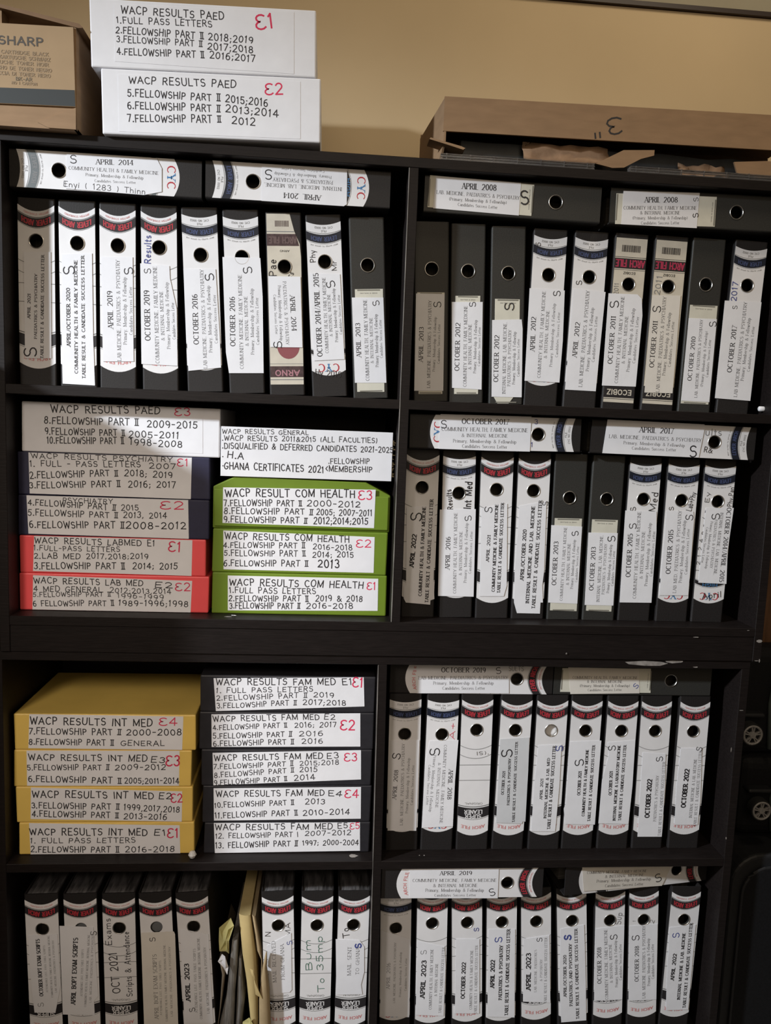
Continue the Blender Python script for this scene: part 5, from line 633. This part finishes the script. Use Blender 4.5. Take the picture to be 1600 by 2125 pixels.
('gold box marked INT MED E3, second from the top of the gold boxes', 'gold boxes in the third row left bay', (-0.5765, 0.04, -0.7982), -0.0, 'gold', 0.3497, 0.0769, [(-0.1496, 0.0756), (0.1507, 0.0761), (0.15, 0.002), (-0.1495, 0.0021)], [('WACP RESULTS INT MED', 'm', 0.0127, -0.1461, 0.0624, 0.0867, 0.0598), ('E3', 'm', 0.0121, 0.0942, 0.0577, 0.1219, 0.0573), ('ε3', 'R', 0.0214, 0.1232, 0.0559, 0.1509, 0.0546), ('5.FELLOWSHIP PART #', 'm', 0.011, -0.1489, 0.0406, 0.0117, 0.0409), ('2009-2012', 'm', 0.0112, 0.0229, 0.041, 0.1232, 0.0425), ('6.FELLOWSHIP PART #', 'm', 0.0123, -0.1468, 0.0173, 0.0354, 0.0128), ('2005;2011-2014', 'm', 0.0115, 0.0416, 0.0128, 0.15, 0.0128)], False),
('gold box marked INT MED E4, topmost of the gold boxes', 'gold boxes in the third row left bay', (-0.5717, 0.04, -0.7209), -0.0, 'gold', 0.3568, 0.0746, [(-0.1479, 0.0738), (0.1529, 0.0714), (0.151, 0.001), (-0.1507, 0.0036)], [('WACP RESULTS INT MED', 'm', 0.0141, -0.1462, 0.0614, 0.0916, 0.0572), ('ε4', 'R', 0.0155, 0.1041, 0.0605, 0.1404, 0.0602), ('7.FELLOWSHIP PART #', 'm', 0.0122, -0.149, 0.0394, 0.0302, 0.0377), ('2000-2008', 'm', 0.0124, 0.0406, 0.0378, 0.1494, 0.0384), ('8.FELLOWSHIP PART #', 'm', 0.0117, -0.1493, 0.0175, 0.0157, 0.0156), ('GENERAL', 'm', 0.0105, 0.0294, 0.0149, 0.1156, 0.0148)], False),
('black box marked FAM MED E5, lowest of the five black boxes', 'black boxes in the third row left bay', (-0.2039, 0.04, -0.9432), -0.0, 'black', 0.3428, 0.0668, [(-0.1514, 0.066), (0.1499, 0.066), (0.1521, 0.0035), (-0.1485, 0.0008)], [('WACP RESULTS FAM MED', 'm', 0.0123, -0.1484, 0.0573, 0.0929, 0.058), ('E5', 'm', 0.0111, 0.1034, 0.0588, 0.1245, 0.0593), ('ε5', 'R', 0.0132, 0.1286, 0.0579, 0.1492, 0.0592), ('12. FELLOWSHIP PART I', 'm', 0.0103, -0.1477, 0.038, 0.0216, 0.0408), ('2007-2012', 'm', 0.0105, 0.0363, 0.043, 0.1317, 0.0439), ('13. FELLOWSHIP PART #', 'm', 0.0116, -0.1474, 0.0169, 0.0216, 0.0213), ('1997; 2000-2004', 'm', 0.011, 0.0315, 0.0221, 0.1483, 0.0221)], False),
('black box marked FAM MED E4, fourth from the top of the black boxes', 'black boxes in the third row left bay', (-0.2053, 0.04, -0.876), -0.0, 'black', 0.3455, 0.0796, [(-0.1515, 0.0742), (0.1508, 0.0768), (0.1527, 0.0074), (-0.1498, 0.0044)], [('WACP RESULTS FAM MED', 'm', 0.0123, -0.1462, 0.062, 0.075, 0.065), ('E4', 'm', 0.0121, 0.0834, 0.0639, 0.1118, 0.063), ('ε4', 'R', 0.0171, 0.1171, 0.0622, 0.146, 0.0622), ('10.FELLOWSHIP PART #', 'm', 0.0108, -0.1492, 0.0379, 0.0129, 0.0439), ('2013', 'm', 0.011, 0.0358, 0.0457, 0.0769, 0.0457), ('11.FELLOWSHIP PART #', 'm', 0.0113, -0.1482, 0.0154, 0.0208, 0.0209), ('2010-2014', 'm', 0.0115, 0.0318, 0.0209, 0.1289, 0.0228)], False),
('black box marked FAM MED E3, in the middle of the black boxes', 'black boxes in the third row left bay', (-0.2076, 0.04, -0.796), -0.0, 'black', 0.3478, 0.0774, [(-0.1522, 0.07), (0.1503, 0.0766), (0.1525, 0.0134), (-0.1497, 0.0008)], [('WACP RESULTS FAM MED', 'm', 0.0122, -0.1487, 0.0593, 0.0719, 0.0645), ('E3', 'm', 0.0115, 0.0802, 0.0645, 0.1042, 0.0654), ('ε3', 'R', 0.017, 0.1155, 0.0614, 0.1425, 0.062), ('7.FELLOWSHIP PART #', 'm', 0.0102, -0.1498, 0.0403, 0.0119, 0.0475), ('2015;2018', 'm', 0.0098, 0.0248, 0.0489, 0.1054, 0.0504), ('8.FELLOWSHIP PART #', 'm', 0.0102, -0.1482, 0.0222, 0.0135, 0.0338), ('2015', 'm', 0.0104, 0.0251, 0.0344, 0.0615, 0.0353), ('9.FELLOWSHIP PART #', 'm', 0.0102, -0.148, 0.0059, -0.0003, 0.0152), ('2014', 'm', 0.0109, 0.0139, 0.0169, 0.0568, 0.0188)], False),
('black box marked FAM MED E2, second from the top of the black boxes', 'black boxes in the third row left bay', (-0.2101, 0.04, -0.7182), -0.0, 'black', 0.3551, 0.0788, [(-0.153, 0.0738), (0.1487, 0.078), (0.1512, 0.0069), (-0.1516, 0.0049)], [('WACP RESULTS FAM MED', 'm', 0.0114, -0.1498, 0.0645, 0.0647, 0.0701), ('E2', 'm', 0.0109, 0.0751, 0.0702, 0.0971, 0.0703), ('4.FELLOWSHIP PART #', 'm', 0.0101, -0.1496, 0.0459, -0.0005, 0.0522), ('2016; 2017', 'm', 0.0103, 0.0149, 0.0523, 0.1002, 0.0542), ('ε2', 'R', 0.0208, 0.108, 0.0529, 0.1379, 0.0531), ('5.FELLOWSHIP PART #', 'm', 0.0106, -0.1493, 0.0279, 0.0102, 0.0334), ('2016', 'm', 0.0103, 0.0244, 0.0334, 0.0735, 0.0345), ('6.FELLOWSHIP PART #', 'm', 0.0107, -0.1486, 0.0118, 0.0145, 0.0172), ('2016', 'm', 0.0103, 0.03, 0.0181, 0.0735, 0.0183)], False),
('black box marked FAM MED E1, topmost of the five black boxes', 'black boxes in the third row left bay', (-0.2089, 0.04, -0.639), -0.0, 'black', 0.3523, 0.0761, [(-0.1508, 0.0701), (0.1519, 0.0753), (0.1555, 0.0138), (-0.1454, 0.0014)], [('WACP RESULTS FAM MED', 'm', 0.0126, -0.1456, 0.0623, 0.0944, 0.0657), ('E1', 'm', 0.0124, 0.1078, 0.0651, 0.128, 0.0659), ('ε1', 'R', 0.0194, 0.1291, 0.0645, 0.1506, 0.0642), ('1. FULL PASS LETTERS', 'm', 0.0101, -0.1454, 0.0446, 0.0491, 0.0498), ('2.FELLOWSHIP PART #', 'm', 0.0101, -0.1445, 0.0287, 0.0378, 0.0368), ('2019', 'm', 0.0103, 0.0507, 0.0378, 0.0919, 0.0374), ('3.FELLOWSHIP PART #', 'm', 0.0101, -0.1437, 0.012, 0.0169, 0.0206), ('2017;2018', 'm', 0.0108, 0.0292, 0.0215, 0.117, 0.0215)], False)]: file_box(*b)
# ------------------------------------------------------------------ cartons on the bookcase top
t = thing('cardboard_carton', 'open brown toner carton with a slate stripe, left end of the bookcase top', 'box', (-.75, -.02, ZT + .0006))
ZT0 = ZT; ZT = ZT + .0006
def world_part(name, mb, t, label=None, bv=0):
    me = weld(mb.mesh(name)); o = put(name, me, t, label=label)
    for v in me.vertices: v.co -= t.location
    if bv: bevel(o, bv, 2)
    return o
mb = MB()
mb.prism([(-1.0, ZT), (-.602, ZT), (-.603, .484), (-1.0, .484)], -.018, -.014, CARD)
mb.prism([(-1.0, .484), (-.605, .484), (-.606, .612), (-1.0, .608)], -.0165, -.0125, CARD)
mb.box(-1.0, -.602, -.014, .27, ZT, ZT + .004, CARD)
mb.box(-1.0, -.602, .266, .27, ZT, .64, CARD)
world_part('body', mb, t)
mb = MB(); x0, x1 = -.606, -.602
P = [(-.018, ZT), (.27, ZT), (.27, .628), (-.018, .622)]
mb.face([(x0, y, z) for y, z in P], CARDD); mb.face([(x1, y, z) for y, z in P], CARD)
for i in range(4):
    a, b = P[i], P[(i + 1) % 4]; mb.face([(x0, *a), (x0, *b), (x1, *b), (x1, *a)], CARD)
world_part('side_wall', mb, t)
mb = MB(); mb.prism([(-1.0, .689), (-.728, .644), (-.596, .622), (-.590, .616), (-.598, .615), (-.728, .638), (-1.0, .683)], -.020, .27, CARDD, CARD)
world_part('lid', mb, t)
mb = MB(); mb.box(-.7335, -.729, -.012, .02, .612, .64, CARD); world_part('inner_flap', mb, t)
mb = MB(); mb.prism([(-1.0, .475), (-.603, .484), (-.606, .615), (-1.0, .607)], -.0215, -.0185, CARTON)
mb.flat([(-1.0, .4755), (-.6032, .4845), (-.6042, .5115), (-1.0, .4975)], -.0218, SLATE)
GP = mat('carton_grey_print', (.27, .195, .12), .7)
def L3(s, st, h, a, b, m): text(mb, s, st, h, a, b, -.0219, m)
L3('SHARP', 'sans', .0125, (-.731, .585), (-.657, .5865), mat('carton_dark_print', (.075, .065, .055), .6))
for s, z, e in (('TONER CARTRIDGE BLACK', .5660, -.648), ('TONER-KARTUSCHE SCHWARZ', .5575, -.645), ('CARTOUCHE TONER NOIR', .5490, -.648), ('CARTUCHO DE TONER NEGRO', .5400, -.643), ('CARTUCCIA DI TONER NERO', .5310, -.645)):
    L3(s, 'sans', .0055, (-.760, z), (e, z + .001), GP)
L3('BK-AR', 'sans', .0055, (-.703, .5235), (-.676, .5238), mat('carton_mid_print', (.17, .135, .09), .7)); L3('NO 1 CARTON', 'sans', .0042, (-.710, .5165), (-.668, .5168), GP)
world_part('printed_panel', mb, t)
mb = MB(); mb.prism([(-.6028, .483), (-.668, .4545), (-.650, ZT + .0008), (-.6028, ZT + .0008)], -.0205, -.0182, CARD); world_part('torn_flap', mb, t)

t = thing('cardboard_carton', 'shallow torn brown carton marked 3" upside down, right half of the bookcase top', 'box', (.40, .03, ZT))
mb = MB()
mb.prism([(.0555, .506), (.82, .5145), (.82, .580), (.0555, .568)], .0295, .034, CARD)
text(mb, '3"', 'k', .030, (.402, .541), (.343, .527), .0293, INK)
world_part('front_wall', mb, t)
mb = MB()
for a in ((.057, .036),):
    xf, xb = a; P = [(.030, .488), (.060, .452), (.25, ZT), (.25, .568), (.030, .568)]
    f = lambda y: xf + (xb - xf) * (y - .03) / .22
    mb.face([(f(y), y, z) for y, z in P], CARD); mb.face([(f(y) + .004, y, z) for y, z in P], CARD)
    for i in range(5):
        (y, z), (y2, z2) = P[i], P[(i + 1) % 5]; mb.face([(f(y), y, z), (f(y2), y2, z2), (f(y2) + .004, y2, z2), (f(y) + .004, y, z)], CARD)
world_part('side_wall', mb, t)
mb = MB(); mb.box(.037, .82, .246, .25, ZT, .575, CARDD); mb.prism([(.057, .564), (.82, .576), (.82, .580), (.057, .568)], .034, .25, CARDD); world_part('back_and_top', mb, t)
mb = MB(); mb.prism([(.029, .487), (.060, .480), (.094, .472), (.098, .475), (.090, .478), (.031, .490)], .022, .060, CARD)
world_part('torn_flap', mb, t); mb = MB()
mb.prism([(.352, .464), (.405, .492), (.466, .496), (.466, .486), (.440, .478), (.408, .460), (.385, .458)], .024, .028, CARD)
world_part('torn_flap', mb, t); mb = MB()
mb.prism([(.640, .468), (.632, .488), (.70, .494), (.82, .490), (.82, .462), (.68, .461)], .034, .038, CARD)
world_part('torn_flap', mb, t)
def crumple(x0, x1, z0, z1, y, seed, n=9, k=4):
    r = random.Random(seed); mb = MB()
    g = [[(x0 + (x1 - x0) * i / n, y + r.uniform(-.006, .006) + .012 * j / k, z0 + (z1 - z0) * j / k + (r.uniform(-.004, .004) if j in (0, k) else 0)) for i in range(n + 1)] for j in range(k + 1)]
    for j in range(k):
        for i in range(n): mb.face([g[j][i], g[j][i + 1], g[j + 1][i + 1], g[j + 1][i]], KRAFT, True)
    return mb
for a in ((.215, .385, .468, .505, .045, 1), (.530, .628, .462, .488, .05, 4)):
    k = crumple(*a); me = k.mesh('crumpled_paper'); me = weld(me); o = put('crumpled_paper', me)
    for v in me.vertices: v.co -= Vector((a[0], a[4], ZT))
    o.location = (a[0], a[4], ZT)
    so = o.modifiers.new('thick', 'SOLIDIFY'); so.thickness = .0006
    tag(o, {1: 'crumpled brown kraft paper under the left half of the shallow carton', 4: 'small crumpled brown kraft paper under the right half of the shallow carton'}[a[5]], 'paper')
BAG = mat('dark_grey_plastic_sheet', (.030, .033, .036), .45, .5, .2, 30, .5)
t = thing('plastic_packet', 'flat dark grey plastic packet lying under the shallow carton', 'packet', (.10, .075, ZT))
mb = MB(); n = 14; r = random.Random(9)
poly = [(.098 + .70 * i / n, .462 - .004 * math.sin(i * 1.3)) for i in range(n + 1)] + [(.798 - .70 * i / n, .506 + r.uniform(-.003, .003)) for i in range(n + 1)]
mb.prism(poly, .075, .20, BAG); world_part('wrapper', mb, t)
CLEAR = bpy.data.materials.new('clear_plastic'); CLEAR.use_nodes = True
p = CLEAR.node_tree.nodes['Principled BSDF']; p.inputs['Transmission Weight'].default_value = .9; p.inputs['Roughness'].default_value = .12; p.inputs['Base Color'].default_value = (.75, .72, .70, 1); p.inputs['IOR'].default_value = 1.35
for x0, x1, lab in ((.050, .345, 'clear ribbed plastic tray, left of two under the shallow carton'), (.415, .80, 'clear ribbed plastic tray, right of two under the shallow carton')):
    t = thing('plastic_tray', lab, 'tray', ((x0 + x1) / 2, .006, ZT), (0, 0, 0), 'clear trays under the carton')
    mb = MB(); mb.box(x0, x1, .010, .024, ZT + .0005, ZT + .0125, CLEAR); world_part('tray_body', mb, t)
    mb = MB()
    for z in (.0015, .0065, .0115): mb.box(x0, x1, .0075, .0100, ZT + z, ZT + z + .0012, CLEAR)
    x = x0 + .01
    while x < x1: mb.box(x, x + .0015, .0073, .0100, ZT + .001, ZT + .0135, CLEAR); x += .045
    world_part('ribs', mb, t)

ZT = ZT0
# ------------------------------------------------------------------ papers wedged in the bottom left bay
def leaf(name, label, cat, lefts, rights, y, dep, m, wob=0.0, taper=.004, group=None):
    """upright wad: front outline given by its left and right edges from the top down, running back into the shelf"""
    xs = [p[0] for p in lefts + rights]; zb = min(p[1] for p in lefts + rights)
    cx = sum(xs) / len(xs); o0 = Vector((cx, y, Z4))
    mb = MB(); n = len(lefts); r = random.Random(int(abs(cx) * 1e4))
    rows = []
    for (xl, zl), (xr, zr) in zip(lefts, rights):
        k = 4; rows.append([(xl + (xr - xl) * i / k, y - (taper * math.sin(PI * i / k)) + r.uniform(-wob, wob), zl + (zr - zl) * i / k) for i in range(k + 1)])
    lo = rows[-1]; rows.append([(p[0], p[1], Z4 + .001) for p in lo])
    for a, b in zip(rows, rows[1:]):
        for i in range(4): mb.face([a[i], a[i + 1], b[i + 1], b[i]], m, True)
    for a, b in zip(rows, rows[1:]):
        for i in (0, 4): mb.face([a[i], b[i], (b[i][0], y + dep, b[i][2]), (a[i][0], y + dep, a[i][2] - .01)], m)
    tp = rows[0]; mb.face([*tp, *[(p[0], y + dep, p[2] - .01) for p in reversed(tp)]], m)
    me = weld(mb.mesh(name))
    for v in me.vertices: v.co -= o0
    o = put(name, me); o.location = o0
    return tag(o, label, cat, group)
ENV = mat('manila_envelope', (.52, .40, .185), .8, .2, .07, 30, .2)
TAN = mat('tan_folder_card', (.34, .25, .14), .8, .2, .1, 40, .2)
GREYS = mat('grey_page_block', (.20, .19, .175), .8, .2, .45, 160, .3, (6, 1, .25))
YEL = mat('yellow_crumpled_paper', (.52, .47, .20), .8, .2, .12, 40, .6)
OLD = mat('brownish_page_edges', (.28, .23, .17), .85, .2, .3, 120, .3, (6, 1, .3))
leaf('envelope', 'tall manila envelope standing upright in the middle of the paper wad', 'envelope', [(-.303, -1.092), (-.294, -1.182), (-.284, -1.246), (-.273, -1.348)], [(-.279, -1.095), (-.266, -1.185), (-.261, -1.255), (-.258, -1.348)], .060, .22, ENV)
leaf('paper_bundle', 'thick grey document bundle left of the tall manila envelope', 'papers', [(-.316, -1.150), (-.321, -1.213), (-.326, -1.277), (-.340, -1.346)], [(-.3045, -1.150), (-.3045, -1.213), (-.309, -1.278), (-.310, -1.346)], .060, .22, GREYS, .0012)
leaf('paper_bundle', 'thin grey document bundle between thick bundle and manila envelope', 'papers', [(-.302, -1.195), (-.3035, -1.246), (-.305, -1.31), (-.306, -1.347)], [(-.2965, -1.196), (-.294, -1.240), (-.288, -1.295), (-.2935, -1.347)], .066, .20, GREYS, .001)
leaf('paper_bundle', 'narrow curled brownish page edges at the left of the paper wad', 'papers', [(-.3425, -1.192), (-.336, -1.227), (-.340, -1.309), (-.3440, -1.346)], [(-.341, -1.189), (-.3295, -1.224), (-.336, -1.293), (-.3425, -1.346)], .056, .20, OLD)
leaf('envelope', 'brown envelope with ragged edge right of the manila envelope', 'envelope', [(-.2755, -1.095), (-.2675, -1.143), (-.2630, -1.178), (-.2540, -1.199)], [(-.2680, -1.098), (-.2590, -1.143), (-.2530, -1.175), (-.2510, -1.198)], .062, .20, TAN)
leaf('folder', 'tan card folder covering the left edge of the first binder beside it', 'folder', [(-.2420, -1.156), (-.2490, -1.195), (-.2545, -1.267), (-.2530, -1.336)], [(-.2405, -1.156), (-.2400, -1.190), (-.2330, -1.252), (-.2290, -1.336)], .030, .011, TAN)
def scrap(name, label, pts, y, m, amp, seed, cat='paper'):
    r = random.Random(seed); cx = sum(p[0] for p in pts) / len(pts); cz = sum(p[1] for p in pts) / len(pts)
    mb = MB(); c = (cx, y - amp, cz); ring = [(p[0], y + r.uniform(-amp, amp), p[1]) for p in pts]
    mid = [((p[0] + cx) / 2 + r.uniform(-.001, .001), y - amp * r.uniform(-.6, 1.4), (p[2] + cz) / 2) for p in ring]
    n = len(ring)
    for i in range(n):
        j = (i + 1) % n
        mb.face([ring[i], ring[j], mid[j], mid[i]], m); mb.face([mid[i], mid[j], c], m)
    me = weld(mb.mesh(name)); o0 = Vector((cx, y, min(p[1] for p in pts)))
    for v in me.vertices: v.co -= o0
    o = put(name, me); o.location = o0; so = o.modifiers.new('thick', 'SOLIDIFY'); so.thickness = .0005
    return tag(o, label, cat)
scrap('crumpled_paper', 'crumpled pale yellow paper sticking out above the grey bundle', [(-.343, -1.118), (-.344, -1.149), (-.342, -1.173), (-.329, -1.175), (-.322, -1.181), (-.322, -1.147), (-.312, -1.112), (-.320, -1.101)], .056, YEL, .006, 3)
scrap('crumpled_paper', 'small white torn paper between yellow paper and grey bundle', [(-.344, -1.190), (-.336, -1.176), (-.329, -1.178), (-.322, -1.205), (-.324, -1.220), (-.333, -1.203)], .048, PAPER, .003, 8)
scrap('paper_strip', 'curled manila strip hanging off the front of the tall envelope', [(-.275, -1.191), (-.267, -1.208), (-.262, -1.251), (-.247, -1.262), (-.255, -1.242), (-.263, -1.211), (-.268, -1.193)], .024, ENV, .002, 5)
scrap('crumpled_paper', 'yellow paper corner at the foot of the tall manila envelope', [(-.293, -1.372), (-.290, -1.336), (-.276, -1.324), (-.267, -1.340), (-.268, -1.372)], .050, YEL, .004, 6)
o = scrap('paper_scrap', 'tiny white paper scrap on the shelf below the green boxes', [(-.324, 0), (-.322, .004), (-.316, .005), (-.314, .001), (-.318, -.002)], .024, PAPER, .0006, 2)
o.location = (-.3195, .024, Z2 + .0022); o.rotation_euler = (PI / 2 * .85, 0, .2)
t = thing('crystal_ornament', 'small clear cut crystal ornament lying between the gold and black boxes', 'ornament', (-.3955, .024, Z3 + .0075))
mb = MB(); N = 9
prof = [(.0005, -.0075), (.0055, -.006), (.0085, 0), (.0055, .006), (.0005, .0075)]
R = [[(r_ * math.cos(2 * PI * k / N), r_ * math.sin(2 * PI * k / N), z) for k in range(N)] for r_, z in prof]
for a, b in zip(R, R[1:]):
    for k in range(N): mb.face([a[k], a[(k + 1) % N], b[(k + 1) % N], b[k]], mat('cut_clear_plastic', (.62, .60, .57), .15, .8))
put('faceted_body', weld(mb.mesh('faceted_body')), t)

# ------------------------------------------------------------------ beside the bookcases
BROWN = mat('reddish_brown_wood', (.125, .062, .030), .5, .4, .25, 14, .1, (8, 8, .8))
t = thing('wooden_cabinet', 'reddish brown wooden cabinet edge showing right of the upper bookcase', 'cabinet', (1.18, .225, FLOOR + .0005))
mb = MB(); mb.box(-.33, .33, 0, .145, .06, 1.95, BROWN); bevel(put('carcass', weld(mb.mesh('carcass')), t), .003)
for s in (-1, 1):
    mb = MB(); mb.box(min(s * .004, s * .315), max(s * .004, s * .315), -.018, -.0005, .09, 1.92, BROWN); d = bevel(put('door', weld(mb.mesh('door')), t), .002)
    mb = MB(); mb.tube([(s * .03, -.018, 1.0), (s * .03, -.040, 1.0)], .010, METAL, 10); put('knob', mb.mesh('knob'), d)
mb = MB(); mb.box(-.31, .31, .02, .14, 0, .06, BROWN); put('plinth', weld(mb.mesh('plinth')), t)

SUIT = mat('black_suitcase_fabric', (.005, .005, .006), .7, .25, .3, 200, .2)
SHELL = mat('charcoal_moulded_plastic', (.012, .0125, .014), .5, .4, .15, 80, .1)
CHROME = mat('spoked_wheel_silver', (.26, .25, .245), .4, .5, .25, 300)
RUB = mat('wheel_rubber', (.010, .010, .010), .7)
GLINT = mat('grey_green_highlight', (.07, .085, .08), .5)  # colour of the highlight drawn on the suitcase side
def wheel(t, c, r):
    cx, cy, cz = c
    mb = MB(); mb.lathe([(r * .93, cy), (r * 1.10, cy), (r * 1.13, cy + .004), (r * 1.13, cy + .020), (r * .9, cy + .022)], 30, RUB, (cx, cz)); w = put('tyre', mb.mesh('tyre'), t)
    mb = MB(); mb.lathe([(r * .80, cy + .004), (r * .80, cy - .001), (r * .92, cy - .0025), (r, cy - .001), (r, cy + .004)], 30, CHROME, (cx, cz))
    mb.lathe([(.0001, cy - .002), (r * .30, cy - .002), (r * .36, cy + .003)], 16, CHROME, (cx, cz))
    for k in range(10):
        a = 2 * PI * (k // 2) / 5 + (.17 if k % 2 else -.17) + .3
        dx, dz = math.cos(a), math.sin(a); nx, nz = -dz, dx; h = r * .055
        mb.prism([(cx + dx * r * .28 + nx * h, cz + dz * r * .28 + nz * h), (cx + dx * r * .84 + nx * h, cz + dz * r * .84 + nz * h), (cx + dx * r * .84 - nx * h, cz + dz * r * .84 - nz * h), (cx + dx * r * .28 - nx * h, cz + dz * r * .28 - nz * h)], cy - .001, cy + .004, CHROME)
    put('spoked_hub', mb.mesh('spoked_hub'), t)
    mb = MB(); mb.lathe([(.0001, cy + .006), (r * .93, cy + .006)], 24, RUB, (cx, cz)); put('wheel_disc', mb.mesh('wheel_disc'), t)
def suitcase(label, x0, z0, z1, wc, r):
    t = thing('suitcase', label, 'suitcase', (x0, .10, z0), (0, 0, 0), 'suitcases stacked beside the bookcase')
    def at(mb, nm, bv=0):
        me = weld(mb.mesh(nm))
        for v in me.vertices: v.co -= Vector((x0, .10, z0))
        o = put(nm, me, t)
        if bv: bevel(o, bv, 4)
        return o
    mb = MB(); mb.box(x0, x0 + .62, .12, .203, z0, z1, SUIT); at(mb, 'body', .03)
    mb = MB(); mb.tube([(x0 + .085, .115, z0 + .02), (x0 + .078, .115, (z0 + z1) / 2), (x0 + .090, .115, z1 - .02)], .006, GLINT); at(mb, 'side_highlight')  # thin tube stands in for a grey-green highlight on the case
    mb = MB(); mb.box(wc[0] - r * .9, wc[0] + r * 1.8, .098, .13, wc[1] + r * 1.3, wc[1] + r * 1.75, SHELL); at(mb, 'wheel_housing', .006)
    wheel_at = (wc[0] - x0, .075 - .10, wc[1] - z0); wheel(t, wheel_at, r)
suitcase('black suitcase with a silver spoked wheel, upper one of the stacked pair', .790, -.765, -.515, (.808, -.697), .0225)
suitcase('black suitcase with a silver spoked wheel, lower one of the stacked pair', .815, -.962, -.7655, (.846, -.873), .0215)
t = thing('storage_trunk', 'large charcoal trunk with rounded corners, standing beside the lower bookcase', 'trunk', (1.12, .10, FLOOR + .0005))
mb = MB()
def rr(x0, x1, z0, z1, r, n=7):
    p = []
    for cx, cz, a in ((x1 - r, z1 - r, 0), (x0 + r, z1 - r, 90), (x0 + r, z0 + r, 180), (x1 - r, z0 + r, 270)):
        p += [(cx + r * math.cos(math.radians(a + 90 * i / n)), cz + r * math.sin(math.radians(a + 90 * i / n))) for i in range(n + 1)]
    return p
zt_ = -.963 - FLOOR
mb.prism(rr(-.345, .345, 0, zt_, .07), -.05, .10, SHELL); bevel(put('shell', weld(mb.mesh('shell')), t), .008, 3)
mb = MB(); mb.prism(rr(-.318, .318, .03, zt_ - .03, .06), -.056, -.0495, SUIT); bevel(put('front_panel', weld(mb.mesh('front_panel')), t), .002)
mb = MB(); q = rr(-.320, .320, .028, zt_ - .028, .062); mb.tube([(x, -.0535, z) for x, z in q] + [(q[0][0], -.0535, q[0][1])], .0035, SHELL); put('trim_bead', mb.mesh('trim_bead'), t)

t = thing('shade_blocker', 'added unseen cabinet-shaped block shading the left stacks', 'cabinet', (-1.105, -.26, FLOOR + .0005))  # added out of view to cast shade over the lower left stacks
STEEL = mat('dark_painted_steel', (.06, .06, .065), .45, .5)
ht = .085 - FLOOR
mb = MB(); mb.box(-.25, .25, 0, .60, 0, ht, STEEL); bevel(put('body', weld(mb.mesh('body')), t), .003)
for k in range(5):
    z = .04 + k * (ht - .06) / 5
    mb = MB(); mb.box(-.24, .24, -.016, -.0005, z, z + (ht - .06) / 5 - .012, STEEL); d = bevel(put('drawer', weld(mb.mesh('drawer')), t), .002)
    mb = MB(); mb.tube([(-.06, -.016, z + .2), (-.06, -.04, z + .2), (.06, -.04, z + .2), (.06, -.016, z + .2)], .005, METAL); put('handle', mb.mesh('handle'), d)
